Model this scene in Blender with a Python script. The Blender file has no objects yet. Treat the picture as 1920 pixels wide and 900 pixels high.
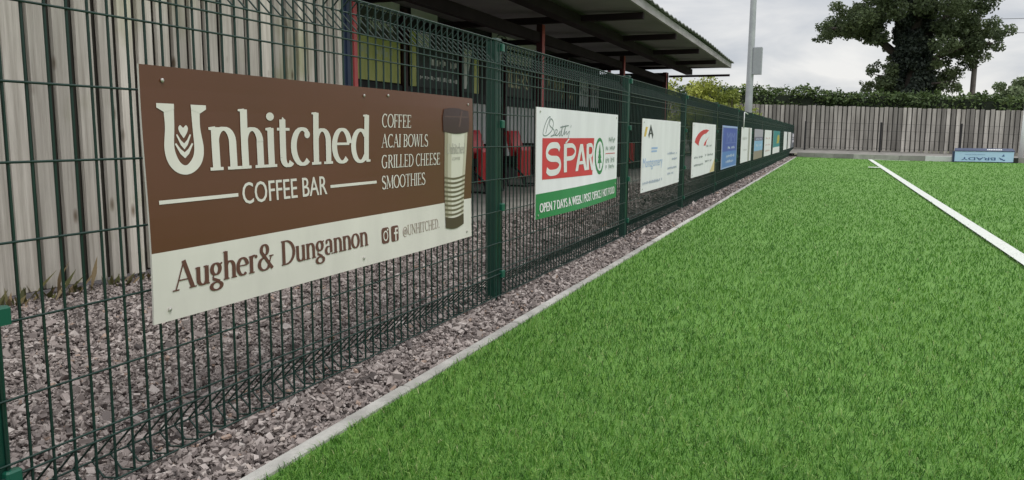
import bpy, math, random
import numpy as np
from mathutils import Vector, Matrix
random.seed(7)
RNG = np.random.default_rng(11)
R = math.radians
PI = math.pi
scene = bpy.context.scene
COL = scene.collection

# ------------------------------------------------------------------ camera, light, exposure
YAW, PITCH, ROLL, FPX = 0.383488, 0.13501, 0.006778, 1466.26
f3 = Vector((-math.sin(YAW)*math.cos(PITCH), math.cos(YAW)*math.cos(PITCH), -math.sin(PITCH)))
r3 = Vector((math.cos(YAW), math.sin(YAW), 0)); u3 = r3.cross(f3)
r4 = math.cos(ROLL)*r3 + math.sin(ROLL)*u3
u4 = -math.sin(ROLL)*r3 + math.cos(ROLL)*u3
cd = bpy.data.cameras.new('camera'); cam = bpy.data.objects.new('camera', cd); COL.objects.link(cam)
M4 = Matrix((r4, u4, -f3)).transposed().to_4x4(); M4.translation = Vector((0, 0, .79))
cam.matrix_world = M4
cd.sensor_width = 36; cd.lens = FPX*36/1920; cd.clip_start = .05; cd.clip_end = 2000
scene.camera = cam

SUN_EL, SUN_AZ = R(58), R(118)          # azimuth clockwise from +Y (sun over the pitch, behind the camera)
world = bpy.data.worlds.new('World'); scene.world = world; world.use_nodes = True
wt = world.node_tree; wt.nodes.clear()
def wn(t, **k):
    n = wt.nodes.new(t)
    for a, b in k.items(): setattr(n, a, b)
    return n
sky = wn('ShaderNodeTexSky', sky_type='NISHITA', sun_disc=False, sun_elevation=SUN_EL, sun_rotation=SUN_AZ)
tc = wn('ShaderNodeTexCoord'); sep = wn('ShaderNodeSeparateXYZ')
wt.links.new(tc.outputs['Generated'], sep.inputs[0])
mx = wn('ShaderNodeMath', operation='MAXIMUM'); mx.inputs[1].default_value = 0
wt.links.new(sep.outputs[2], mx.inputs[0])
ad = wn('ShaderNodeMath', operation='ADD'); ad.inputs[1].default_value = .16
wt.links.new(mx.outputs[0], ad.inputs[0])
dv = wn('ShaderNodeVectorMath', operation='DIVIDE')
cmb = wn('ShaderNodeCombineXYZ')
for i in range(3): wt.links.new(ad.outputs[0], cmb.inputs[i])
wt.links.new(tc.outputs['Generated'], dv.inputs[0]); wt.links.new(cmb.outputs[0], dv.inputs[1])
nz = wn('ShaderNodeTexNoise'); nz.inputs['Scale'].default_value = 1.15; nz.inputs['Detail'].default_value = 6; nz.inputs['Roughness'].default_value = .52
nz.inputs['Distortion'].default_value = .5
wt.links.new(dv.outputs[0], nz.inputs['Vector'])
cr = wn('ShaderNodeValToRGB')
cr.color_ramp.elements[0].position = .36; cr.color_ramp.elements[0].color = (.45, .47, .505, 1)
cr.color_ramp.elements[1].position = .64; cr.color_ramp.elements[1].color = (.715, .705, .69, 1)
wt.links.new(nz.outputs['Fac'], cr.inputs[0])
gr = wn('ShaderNodeMapRange'); gr.inputs['From Min'].default_value = .3; gr.inputs['From Max'].default_value = 1
gr.inputs['To Min'].default_value = 1.0; gr.inputs['To Max'].default_value = 2.3
wt.links.new(mx.outputs[0], gr.inputs['Value'])
mul = wn('ShaderNodeVectorMath', operation='MULTIPLY')
cmb2 = wn('ShaderNodeCombineXYZ')
for i in range(3): wt.links.new(gr.outputs[0], cmb2.inputs[i])
wt.links.new(cr.outputs[0], mul.inputs[0]); wt.links.new(cmb2.outputs[0], mul.inputs[1])
bgc = wn('ShaderNodeBackground'); bgc.inputs[1].default_value = 1.0
bgs = wn('ShaderNodeBackground'); bgs.inputs[1].default_value = .1
wt.links.new(mul.outputs[0], bgc.inputs[0]); wt.links.new(sky.outputs[0], bgs.inputs[0])
mixw = wn('ShaderNodeMixShader'); mixw.inputs[0].default_value = .92
wt.links.new(bgs.outputs[0], mixw.inputs[1]); wt.links.new(bgc.outputs[0], mixw.inputs[2])
wo = wn('ShaderNodeOutputWorld'); wt.links.new(mixw.outputs[0], wo.inputs[0])

sd = bpy.data.lights.new('sun', 'SUN'); sun = bpy.data.objects.new('sun', sd); COL.objects.link(sun)
sd.energy = 1.1; sd.angle = R(22); sd.color = (1, .97, .92)
sv = Vector((math.sin(SUN_AZ)*math.cos(SUN_EL), math.cos(SUN_AZ)*math.cos(SUN_EL), math.sin(SUN_EL)))
sun.rotation_euler = sv.to_track_quat('Z', 'Y').to_euler(); sun.location = sv*30
vs = scene.view_settings
vs.view_transform = 'Standard'; vs.look = 'None'; vs.gamma = 1; vs.exposure = 0.34; vs.use_curve_mapping = False
scene.cycles.max_bounces = 6; scene.cycles.diffuse_bounces = 3; scene.cycles.transparent_max_bounces = 8

# ------------------------------------------------------------------ materials
MATS = {}
def mat(name, col, rough=.7, var=.0, scale=8., bump=0., metal=0., tint=0., spec=.5, stretch=(1, 1, 1), col2=None, detail=5, bscale=None, trans=0):
    """Principled surface; noise between col and col2 (or col*(1-var)); 'tint' face attribute scales brightness."""
    if name in MATS: return MATS[name]
    m = bpy.data.materials.new(name); m.use_nodes = True; nt = m.node_tree
    b = nt.nodes['Principled BSDF']; b.inputs['Roughness'].default_value = rough; b.inputs['Metallic'].default_value = metal
    b.inputs['Specular IOR Level'].default_value = spec
    b.inputs['Base Color'].default_value = (*col, 1)
    out = None
    t = nt.nodes.new('ShaderNodeTexCoord'); mp = nt.nodes.new('ShaderNodeMapping'); mp.inputs['Scale'].default_value = stretch
    nt.links.new(t.outputs['Object'], mp.inputs[0])
    if var or col2:
        n = nt.nodes.new('ShaderNodeTexNoise'); n.inputs['Scale'].default_value = scale; n.inputs['Detail'].default_value = detail
        n.inputs['Roughness'].default_value = .6
        nt.links.new(mp.outputs[0], n.inputs['Vector'])
        rp = nt.nodes.new('ShaderNodeValToRGB'); rp.color_ramp.elements[0].position = .33; rp.color_ramp.elements[1].position = .67
        c2 = col2 or tuple(c*(1-var) for c in col)
        rp.color_ramp.elements[0].color = (*c2, 1); rp.color_ramp.elements[1].color = (*col, 1)
        nt.links.new(n.outputs['Fac'], rp.inputs[0]); out = rp.outputs[0]
    if tint:
        a = nt.nodes.new('ShaderNodeAttribute'); a.attribute_name = 'tint'
        mr = nt.nodes.new('ShaderNodeMapRange'); mr.inputs['To Min'].default_value = 1-tint; mr.inputs['To Max'].default_value = 1+tint
        nt.links.new(a.outputs['Fac'], mr.inputs['Value'])
        v = nt.nodes.new('ShaderNodeVectorMath'); v.operation = 'SCALE'
        if out: nt.links.new(out, v.inputs[0])
        else: v.inputs[0].default_value = col
        nt.links.new(mr.outputs[0], v.inputs['Scale']); out = v.outputs[0]
    if out: nt.links.new(out, b.inputs['Base Color'])
    if bump:
        n2 = nt.nodes.new('ShaderNodeTexNoise'); n2.inputs['Scale'].default_value = bscale or scale*3; n2.inputs['Detail'].default_value = 6
        nt.links.new(mp.outputs[0], n2.inputs['Vector'])
        bp = nt.nodes.new('ShaderNodeBump'); bp.inputs['Strength'].default_value = bump; bp.inputs['Distance'].default_value = .01
        nt.links.new(n2.outputs['Fac'], bp.inputs['Height']); nt.links.new(bp.outputs[0], b.inputs['Normal'])
    if trans:
        tr = nt.nodes.new('ShaderNodeBsdfTranslucent'); ms = nt.nodes.new('ShaderNodeMixShader'); ms.inputs[0].default_value = trans
        if out: nt.links.new(out, tr.inputs[0])
        else: tr.inputs[0].default_value = (*col, 1)
        nt.links.new(b.outputs[0], ms.inputs[1]); nt.links.new(tr.outputs[0], ms.inputs[2])
        nt.links.new(ms.outputs[0], nt.nodes['Material Output'].inputs[0])
    MATS[name] = m
    return m
def tworamp(name, stops, rough, trans=0, spec=.3):
    """colour picked per face from the 'tint' attribute through a ramp (individual blades, leaves, stones)"""
    m = bpy.data.materials.new(name); m.use_nodes = True; nt = m.node_tree; b = nt.nodes['Principled BSDF']
    b.inputs['Roughness'].default_value = rough; b.inputs['Specular IOR Level'].default_value = spec
    a = nt.nodes.new('ShaderNodeAttribute'); a.attribute_name = 'tint'
    rp = nt.nodes.new('ShaderNodeValToRGB'); el = rp.color_ramp.elements
    el[0].position, el[0].color = stops[0][0], (*stops[0][1], 1); el[1].position, el[1].color = stops[-1][0], (*stops[-1][1], 1)
    for p, c in stops[1:-1]:
        e = el.new(p); e.color = (*c, 1)
    nt.links.new(a.outputs['Fac'], rp.inputs[0]); nt.links.new(rp.outputs[0], b.inputs['Base Color'])
    if trans:
        tr = nt.nodes.new('ShaderNodeBsdfTranslucent'); nt.links.new(rp.outputs[0], tr.inputs[0])
        ms = nt.nodes.new('ShaderNodeMixShader'); ms.inputs[0].default_value = trans
        nt.links.new(b.outputs[0], ms.inputs[1]); nt.links.new(tr.outputs[0], ms.inputs[2])
        nt.links.new(ms.outputs[0], nt.nodes['Material Output'].inputs[0])
    return m

GREEN = mat('green_powder_coat', (.004, .030, .022), .40, var=.3, scale=5)
GREENP = mat('green_post_coat', (.006, .050, .034), .36, var=.25, scale=4)
CLIP = mat('green_clip_plastic', (.007, .088, .055), .35)
WOODN = mat('weathered_boards', (.61, .572, .51), .85, col2=(.36, .33, .285), scale=2.6, bump=.5, tint=.28, stretch=(14, 14, .6), bscale=14, detail=9)
def knots(m):
    nt = m.node_tree; b = nt.nodes['Principled BSDF']; src = b.inputs['Base Color'].links[0].from_socket
    t = nt.nodes.new('ShaderNodeTexCoord'); mp = nt.nodes.new('ShaderNodeMapping'); mp.inputs['Scale'].default_value = (3, 9, 3.6)
    v = nt.nodes.new('ShaderNodeTexVoronoi'); v.inputs['Scale'].default_value = 1
    nt.links.new(t.outputs['Object'], mp.inputs[0]); nt.links.new(mp.outputs[0], v.inputs['Vector'])
    r = nt.nodes.new('ShaderNodeValToRGB'); r.color_ramp.elements[0].position = .05; r.color_ramp.elements[0].color = (.34, .28, .22, 1); r.color_ramp.elements[1].position = .17; r.color_ramp.elements[1].color = (1, 1, 1, 1)
    nt.links.new(v.outputs['Distance'], r.inputs[0])
    n = nt.nodes.new('ShaderNodeTexNoise'); n.inputs['Scale'].default_value = 1.4; n.inputs['Detail'].default_value = 5; nt.links.new(t.outputs['Object'], n.inputs['Vector'])
    r2 = nt.nodes.new('ShaderNodeValToRGB'); r2.color_ramp.elements[0].position = .34; r2.color_ramp.elements[0].color = (.66, .70, .52, 1); r2.color_ramp.elements[1].position = .47; r2.color_ramp.elements[1].color = (1, 1, 1, 1)
    nt.links.new(n.outputs['Fac'], r2.inputs[0])
    for r_ in (r, r2):
        q = nt.nodes.new('ShaderNodeVectorMath'); q.operation = 'MULTIPLY'; nt.links.new(src, q.inputs[0]); nt.links.new(r_.outputs[0], q.inputs[1]); src = q.outputs[0]
    nt.links.new(src, b.inputs['Base Color'])
knots(WOODN)
WOODB = mat('shaded_back_boards', (.05, .046, .036), .9, var=.5, scale=3, stretch=(4, 4, .5))  # back boards coloured dark for the shade in the gaps
WOODF = mat('grey_fence_boards', (.45, .425, .39), .9, col2=(.22, .205, .185), scale=1.1, tint=.45, stretch=(4, 4, .5), bump=.2)
WOODD = mat('fence_gap_shade', (.13, .122, .112), .95, var=.4, scale=2)  # sheet behind the far boards, shadow between them put into its colour
CONC = mat('pale_concrete', (.50, .49, .46), .9, col2=(.27, .265, .245), scale=7, bump=.3, bscale=60, tint=.2, detail=9)
CONCF = mat('floor_concrete', (.40, .38, .345), .92, col2=(.27, .255, .235), scale=2.2, bump=.2)
CONCK = mat('kerb_concrete', (.42, .40, .38), .92, col2=(.28, .27, .255), scale=2.5, tint=.35)
STEELD = mat('dark_maroon_steel', (.036, .024, .030), .85, var=.3, scale=3, spec=.1)
REDP = mat('red_paint', (.52, .09, .09), .45, var=.25, scale=5)
MAROON = mat('maroon_shaded_red', (.055, .012, .018), .5, var=.3, scale=5)
NAVY = mat('navy_sheet', (.022, .038, .085), .5, var=.3, scale=4)
SOFFIT = mat('grey_soffit', (.29, .258, .285), .85, var=.25, scale=1.5, spec=.2)
FASCIA = mat('grey_fascia', (.40, .365, .385), .6, col2=(.24, .215, .225), scale=3, stretch=(3, .6, 3))
ROOFT = mat('roof_sheet', (.22, .22, .22), .6, var=.3, scale=2)
CLAD = mat('white_cladding', (.80, .80, .81), .5, var=.12, scale=2)
DARKW = mat('dark_wall', (.035, .033, .038), .8, var=.4, scale=2)  # near black, so the dimness under the roof sits in the colour
RAILB = mat('black_rail', (.015, .016, .02), .6)
REDS = mat('red_seat_plastic', (.75, .035, .05), .3, var=.25, scale=6)
BLK = mat('black_metal', (.012, .012, .013), .5)
GALV = mat('galvanised_steel', (.46, .48, .49), .5, col2=(.36, .38, .40), scale=3, metal=.3)
WHITEP = mat('white_paint', (.75, .76, .76), .4, var=.08, scale=4)
SCREW = mat('screw_steel', (.55, .53, .5), .35, metal=.7)
BARK = mat('bark', (.075, .062, .052), .95, var=.5, scale=5, bump=.6, stretch=(1, 1, .3))
def flat(name, col, rough=.45, var=.11, scale=2.6): return mat(name, col, rough, var=var, scale=scale, stretch=(1, 2.2, .55), detail=8)
CREAM = flat('cream_print', (.74, .71, .655)); BROWN = mat('brown_print', (.128, .047, .027), .33, col2=(.110, .043, .021), scale=1.1)
TEXTB = flat('brown_ink', (.13, .052, .04)); WHITE = flat('white_print', (.86, .85, .89)); SRED = flat('red_ink', (.62, .035, .045))
SGREEN = flat('green_ink', (.02, .23, .065)); GREY = flat('grey_ink', (.33, .36, .38)); PALEB = flat('pale_blue_ink', (.36, .50, .78))

# ------------------------------------------------------------------ mesh helpers
class MB:
    def __init__(s): s.v = []; s.f = []; s.m = []; s.t = []
    def add(s, vs, fs, mi=0, t=.5):
        o = len(s.v); s.v += [tuple(p) for p in vs]
        for f in fs: s.f.append(tuple(o+i for i in f)); s.m.append(mi); s.t.append(t)
    def box(s, lo, hi, mi=0, t=.5, bev=0):
        (x0, y0, z0), (x1, y1, z1) = lo, hi
        if bev:
            b = bev; vs = []
            for (a, c, d) in ((b, b, 0), (b, 0, b), (0, b, b)):
                pass
            # chamfered vertical edges + top
            ring = [(x0+b, y0), (x1-b, y0), (x1, y0+b), (x1, y1-b), (x1-b, y1), (x0+b, y1), (x0, y1-b), (x0, y0+b)]
            cx, cy = (x0+x1)/2, (y0+y1)/2
            vs = [(x, y, z0) for x, y in ring]+[(x, y, z1-b) for x, y in ring]
            vs += [(x+(b if x < cx else -b)*.8, y+(b if y < cy else -b)*.8, z1) for x, y in ring]
            fs = []
            for k in (0, 8):
                for i in range(8): j = (i+1) % 8; fs.append((k+i, k+j, k+8+j, k+8+i))
            fs.append(tuple(range(16, 24))); fs.append(tuple(range(7, -1, -1)))
            s.add(vs, fs, mi, t); return s
        vs = [(x0, y0, z0), (x1, y0, z0), (x1, y1, z0), (x0, y1, z0), (x0, y0, z1), (x1, y0, z1), (x1, y1, z1), (x0, y1, z1)]
        s.add(vs, [(3, 2, 1, 0), (4, 5, 6, 7), (0, 1, 5, 4), (1, 2, 6, 5), (2, 3, 7, 6), (3, 0, 4, 7)], mi, t); return s
    def tube(s, pts, r, n=6, mi=0, t=.5, closed=False, caps=True):
        pts = [Vector(p) for p in pts]; N = len(pts); rr = r if isinstance(r, (list, tuple)) else [r]*N
        o = len(s.v)
        prev = None
        for i, p in enumerate(pts):
            a = pts[(i-1) % N] if (i or closed) else p; b = pts[(i+1) % N] if (i < N-1 or closed) else p
            d = (b-a).normalized()
            ref = Vector((0, 0, 1)) if abs(d.z) < .9 else Vector((1, 0, 0))
            e1 = d.cross(ref).normalized()
            if prev and e1.dot(prev) < 0: e1 = -e1
            prev = e1
            e2 = d.cross(e1)
            for k in range(n):
                a_ = 2*PI*k/n; s.v.append(tuple(p+rr[i]*(math.cos(a_)*e1+math.sin(a_)*e2)))
        for i in range(N if closed else N-1):
            j = (i+1) % N
            for k in range(n):
                l = (k+1) % n; s.f.append((o+i*n+k, o+i*n+l, o+j*n+l, o+j*n+k)); s.m.append(mi); s.t.append(t)
        if caps and not closed:
            s.f.append(tuple(o+k for k in range(n))); s.m.append(mi); s.t.append(t)
            s.f.append(tuple(o+(N-1)*n+k for k in range(n-1, -1, -1))); s.m.append(mi); s.t.append(t)
        return s
    def build(s, name, mats, parent=None, loc=None, smooth=False, fix=True):
        me = bpy.data.meshes.new(name); me.from_pydata(s.v, [], s.f)
        mats = mats if isinstance(mats, (list, tuple)) else [mats]
        for m in mats: me.materials.append(m)
        me.polygons.foreach_set('material_index', s.m)
        a = me.attributes.new('tint', 'FLOAT', 'FACE'); a.data.foreach_set('value', s.t)
        if fix:
            import bmesh
            bm = bmesh.new(); bm.from_mesh(me); bmesh.ops.recalc_face_normals(bm, faces=bm.faces); bm.to_mesh(me); bm.free()
        if smooth: me.polygons.foreach_set('use_smooth', [True]*len(me.polygons))
        me.update()
        return link(name, me, parent, loc)
def link(name, me, parent=None, loc=None):
    o = bpy.data.objects.new(name, me); COL.objects.link(o)
    if parent: o.parent = parent
    if loc: o.location = loc
    return o
def npmesh(name, V, F, tint, mats, parent=None, smooth=False, loc=None, mi=None):
    """fast mesh from numpy arrays: V (n,3), F (m,k) all faces the same size"""
    me = bpy.data.meshes.new(name); n, (m, k) = len(V), F.shape
    me.vertices.add(n); me.vertices.foreach_set('co', np.ascontiguousarray(V, dtype=np.float32).ravel())
    me.loops.add(m*k); me.loops.foreach_set('vertex_index', np.ascontiguousarray(F, dtype=np.int32).ravel())
    me.polygons.add(m); me.polygons.foreach_set('loop_start', np.arange(0, m*k, k, dtype=np.int32))
    me.polygons.foreach_set('loop_total', np.full(m, k, dtype=np.int32))
    for x in (mats if isinstance(mats, (list, tuple)) else [mats]): me.materials.append(x)
    if mi is not None: me.polygons.foreach_set('material_index', mi.astype(np.int32))
    me.update(calc_edges=True)
    a = me.attributes.new('tint', 'FLOAT', 'FACE'); a.data.foreach_set('value', np.ascontiguousarray(tint, dtype=np.float32))
    me.polygons.foreach_set('use_smooth', np.full(m, smooth, dtype=bool))
    return link(name, me, parent, loc)
def tag(o, label=None, cat=None, group=None, kind=None):
    if label: o['label'] = label
    if cat: o['category'] = cat
    if group: o['group'] = group
    if kind: o['kind'] = kind
    return o
def empty(name, loc, label, cat, group=None, rz=0):
    o = bpy.data.objects.new(name, None); COL.objects.link(o); o.location = loc; o.rotation_euler = (0, 0, rz); o.empty_display_size = .1
    return tag(o, label, cat, group)
def copy_tree(o, parent=None):
    c = o.copy(); COL.objects.link(c); c.parent = parent
    for ch in [x for x in bpy.data.objects if x.parent == o]: copy_tree(ch, c)
    return c

# ------------------------------------------------------------------ lettering
def arc(cx, cy, rx, ry, a0, a1):
    n = max(5, int(abs(a1-a0)/14)); return [(cx+rx*math.cos(R(a0+(a1-a0)*i/n)), cy+ry*math.sin(R(a0+(a1-a0)*i/n))) for i in range(n+1)]
def L(x0, y0, x1, y1, w=None): return ('p', [(x0, y0), (x1, y1)], w)
def A(*a, w=None): return ('p', arc(*a), w)
def F(x, y, w): return ('r', x-w/2, y, x+w/2, y+34)
def FT(x, y, w): return ('r', x-w/2, y-34, x+w/2, y)
def D(x, y, r): return ('d', x, y, r)
def FLAG(x, y): return ('q', [(x-75, y-38), (x-75, y-12), (x+10, y), (x, y-50)])
GL = {
 'n': (395, [L(90, 0, 90, 470), FLAG(88, 480), A(200, 310, 112, 145, 175, 0), L(312, 320, 312, 0), F(90, 0, 165), F(312, 0, 165)]),
 'h': (395, [L(90, 0, 90, 730), FLAG(88, 740), A(200, 310, 112, 145, 175, 0), L(312, 320, 312, 0), F(90, 0, 165), F(312, 0, 165)]),
 'u': (395, [L(85, 470, 85, 150), A(195, 150, 110, 135, 180, 350), L(305, 470, 305, 10), FLAG(83, 480), FLAG(303, 480), F(345, 0, 70)]),
 'i': (185, [L(92, 0, 92, 470), FLAG(90, 480), F(92, 0, 165), D(88, 640, 60)]),
 't': (250, [L(105, 600, 105, 110), A(178, 110, 74, 100, 180, 325), ('r', 20, 440, 220, 474), ('q', [(60, 460), (105, 640), (150, 600), (140, 460)])]),
 'c': (350, [A(190, 240, 145, 225, 55, 310), D(275, 395, 48)]),
 'e': (375, [A(190, 240, 145, 225, 8, 310), ('r', 60, 250, 330, 284)]),
 'd': (420, [A(190, 235, 140, 225, 40, 320), L(315, 730, 315, 20), FLAG(313, 740), F(355, 0, 85)]),
 'a': (370, [A(165, 345, 105, 120, 150, 0), L(270, 345, 270, 60), A(160, 135, 105, 122, 90, 300), ('r', 160, 240, 270, 270), F(312, 0, 95), D(85, 385, 42)]),
 'g': (375, [A(170, 330, 110, 140, 0, 360), A(175, -105, 140, 100, 0, 360), L(110, 205, 75, 110, 36), L(75, 100, 270, 0, 70), L(265, 425, 345, 465, 45)]),
 'r': (300, [L(90, 0, 90, 470), FLAG(88, 480), F(90, 0, 175), A(185, 320, 98, 145, 180, 70), D(245, 425, 46)]),
 'o': (395, [A(197, 240, 145, 225, 0, 360)]),
 'A': (545, [L(60, 10, 270, 690, 34), L(265, 705, 480, 10), ('r', 130, 225, 400, 258), F(62, 0, 160), F(480, 0, 185)]),
 'D': (540, [L(110, 0, 110, 700), A(190, 350, 290, 333, 90, -90), ('r', 30, 666, 200, 700), ('r', 30, 0, 200, 34)]),
 'C': (520, [A(290, 350, 230, 335, 55, 305), L(440, 570, 440, 690, 34), L(440, 30, 440, 130, 24)]),
 'O': (600, [A(300, 350, 250, 335, 0, 360)]),
 'F': (440, [L(110, 0, 110, 700), ('r', 30, 666, 410, 700), L(396, 700, 396, 560, 30), ('r', 110, 340, 310, 374), L(310, 290, 310, 425, 28), F(110, 0, 180)]),
 'E': (470, [L(110, 0, 110, 700), ('r', 30, 666, 410, 700), L(396, 700, 396, 560, 30), ('r', 110, 340, 310, 374), L(310, 290, 310, 425, 28), ('r', 30, 0, 430, 34), L(416, 0, 416, 150, 30)]),
 'I': (215, [L(108, 0, 108, 700), F(108, 0, 185), FT(108, 700, 185)]),
 'B': (480, [L(110, 0, 110, 700), A(220, 528, 150, 155, 90, -90), A(225, 190, 185, 175, 90, -90), ('r', 30, 666, 230, 700), ('r', 110, 345, 240, 378), ('r', 30, 0, 240, 34)]),
 'W': (730, [L(70, 690, 215, 10), L(215, 10, 365, 690, 36), L(365, 690, 510, 10), L(510, 10, 660, 690, 36), FT(70, 700, 150), FT(365, 700, 140), FT(660, 700, 130)]),
 'L': (440, [L(110, 0, 110, 700), FT(110, 700, 185), ('r', 30, 0, 410, 34), L(396, 0, 396, 170, 30)]),
 'S': (420, [A(205, 520, 135, 165, 35, 250), A(215, 180, 160, 170, 80, -145), L(140, 420, 300, 290, 95), L(320, 560, 320, 690, 28), L(60, 20, 60, 140, 28)]),
 'G': (590, [A(290, 350, 230, 335, 55, 305), L(440, 570, 440, 690, 34), L(455, 300, 455, 50), ('r', 370, 290, 540, 324)]),
 'R': (530, [L(110, 0, 110, 700), A(215, 525, 155, 160, 90, -90), ('r', 30, 666, 230, 700), ('r', 110, 350, 230, 384), L(250, 365, 450, 10), F(110, 0, 180), F(475, 0, 95)]),
 'H': (590, [L(115, 0, 115, 700), L(475, 0, 475, 700), ('r', 115, 340, 475, 374), F(115, 0, 175), F(475, 0, 175), FT(115, 700, 175), FT(475, 700, 175)]),
 'M': (700, [L(95, 10, 95, 690, 36), L(110, 690, 345, 60), L(345, 60, 580, 690, 36), L(590, 0, 590, 700), F(95, 0, 150), F(590, 0, 175), FT(85, 700, 120), FT(600, 700, 130)]),
 'T': (520, [L(260, 0, 260, 700), ('r', 30, 666, 490, 700), L(45, 700, 45, 560, 30), L(475, 700, 475, 560, 30), F(260, 0, 190)]),
 'U': (570, [L(110, 700, 110, 210), A(285, 210, 175, 198, 180, 360), L(460, 700, 460, 210, 40), FT(110, 700, 185), FT(460, 700, 140)]),
 'N': (590, [L(95, 10, 95, 690, 36), L(100, 690, 480, 10), L(480, 10, 480, 690, 36), F(95, 0, 150), FT(85, 700, 120), FT(480, 700, 150)]),
 '@': (640, [A(320, 270, 270, 330, -40, 300), A(310, 270, 110, 150, 0, 360), L(430, 420, 430, 150, 40)]),
 '&': (560, [A(235, 555, 105, 140, 0, 360), A(215, 170, 165, 170, 95, 340), L(160, 470, 480, 10), L(355, 120, 450, 370, 36), F(450, 350, 150), L(155, 400, 235, 330, 40)]),
 ' ': (230, []), '.': (180, [D(90, 45, 48)])}
def ribbon(pts, T, t, w=None):
    """2-D ribbon along pts; broad-nib width unless w is fixed"""
    n = len(pts); Lf, Rt = [], []
    closed = n > 3 and abs(pts[0][0]-pts[-1][0])+abs(pts[0][1]-pts[-1][1]) < 1e-6
    for i, (x, y) in enumerate(pts):
        a = pts[i-1] if i else (pts[-2] if closed else pts[0]); b = pts[i+1] if i < n-1 else (pts[1] if closed else pts[-1])
        dx, dy = b[0]-a[0], b[1]-a[1]; l = math.hypot(dx, dy) or 1; dx /= l; dy /= l
        ww = (w if w is not None else t+(T-t)*abs(dy)**1.3)/2
        Lf.append((x-dy*ww, y+dx*ww)); Rt.append((x+dy*ww, y-dx*ww))
    return [[Lf[i], Rt[i], Rt[i+1], Lf[i+1]] for i in range(n-1)]
def serif_text(s, T=95, t=34, track=0, xh=1.0):
    """returns strokes (list of list of polygons) and advance, in 1/700 cap units"""
    out, x = [], 0
    for ch in s:
        adv, st = GL[ch]
        for k in st:
            if k[0] == 'p': ps = ribbon(k[1], T, t, k[2])
            elif k[0] == 'r': ps = [[(k[1], k[2]), (k[3], k[2]), (k[3], k[4]), (k[1], k[4])]]
            elif k[0] == 'q': ps = [k[1]]
            else: ps = [[(k[1]+k[3]*math.cos(a*PI/6), k[2]+k[3]*1.05*math.sin(a*PI/6)) for a in range(12)]]
            hy = lambda y: y if xh == 1 else (y*xh if y <= 480 else 480*xh+(y-480)*(740-480*xh)/260)
            out.append([[(px+x, hy(py)) for px, py in p] for p in ps])
        x += adv+track
    return out, x-track
def inter_text(s):
    """built-in typeface outlines as (verts, faces), cap height 1, starting at x=0"""
    c = bpy.data.curves.new('lettering_curve', 'FONT'); c.body = s; c.size = 1; c.resolution_u = 3
    o = bpy.data.objects.new('lettering_curve', c); COL.objects.link(o)
    dg = bpy.context.evaluated_depsgraph_get(); dg.update()
    me = bpy.data.meshes.new_from_object(o.evaluated_get(dg))
    v = [(p.co.x, p.co.y) for p in me.vertices]; f = [tuple(p.vertices) for p in me.polygons]
    bpy.data.objects.remove(o); bpy.data.curves.remove(c); bpy.data.meshes.remove(me)
    x0 = min(p[0] for p in v); x1 = max(p[0] for p in v); y0 = min(p[1] for p in v); y1 = max(p[1] for p in v)
    return v, f, (x0, y0, x1, y1)

class Print:
    """flat printed shapes on a board: u along, v up, stacked a hair apart so that no two lie in one plane"""
    def __init__(s, off=.0012): s.polys = []; s.off = off; s.k = 0
    def poly(s, pts, lift=None):
        s.polys.append((pts, s.off if lift is None else lift)); return s
    def rect(s, u0, v0, u1, v1): return s.poly([(u0, v0), (u1, v0), (u1, v1), (u0, v1)])
    def disc(s, u, v, ru, rv, n=20): return s.poly([(u+ru*math.cos(2*PI*i/n), v+rv*math.sin(2*PI*i/n)) for i in range(n)])
    def stroke(s, pts, w):
        for q in ribbon(pts, w, w, w): s.poly(q)
        return s
    def serif(s, txt, u0, v0, u1, cap, T=95, t=34, track=0, xh=1.0):
        st, adv = serif_text(txt, T, t, track, xh); sx = (u1-u0)/adv; sy = cap/700
        for i, ps in enumerate(st):
            for p in ps: s.poly([(u0+a*sx, v0+b*sy) for a, b in p], s.off+(i % 9)*.00009)
        return s
    def inter(s, txt, u0, v0, u1, v1, turn=False, bold=0):
        v, f, (x0, y0, x1, y1) = inter_text(txt)
        def tr(p):
            a = (p[0]-x0)/(x1-x0); b = (p[1]-y0)/(y1-y0)
            if turn: a, b = 1-a, 1-b
            return (u0+a*(u1-u0), v0+b*(v1-v0))
        for k in range(2 if bold else 1):
            for g in f: s.poly([(tr(v[i])[0]+k*bold, tr(v[i])[1]) for i in g], s.off+.0001*k)
        return s
    def words(s, u0, v0, u1, h, n, seed=1):
        """a line of lettering too small or blurred to read: n little marks"""
        rr = random.Random(seed); x = u0; w = (u1-u0)/n
        for i in range(n):
            if rr.random() < .88:
                a = rr.uniform(.25, .6); s.rect(x+w*.12, v0, x+w*(.12+a*.35), v0+h*rr.uniform(.75, 1)); s.rect(x+w*(.2+a*.45), v0+h*rr.uniform(0, .4), x+w*.88, v0+h*rr.uniform(.6, 1))
            x += w
        return s
    def build(s, name, m, parent, disp=None):
        mb = MB()
        for p, l in s.polys:
            for c in (cells(p) if disp else [p]):
                mb.add([((disp(u, v) if disp else 0)+l, u, v) for u, v in c], [tuple(range(len(c)))])
        return mb.build(name, m, parent, fix=False)
def clip(p, ax, lim, keep_low):
    out = []
    for i in range(len(p)):
        a, b = p[i], p[(i+1) % len(p)]; ia = (a[ax] <= lim) == keep_low or a[ax] == lim; ib = (b[ax] <= lim) == keep_low or b[ax] == lim
        if ia: out.append(a)
        if ia != ib and b[ax] != a[ax]:
            t = (lim-a[ax])/(b[ax]-a[ax]); out.append((a[0]+t*(b[0]-a[0]), a[1]+t*(b[1]-a[1])))
    return out
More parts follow.
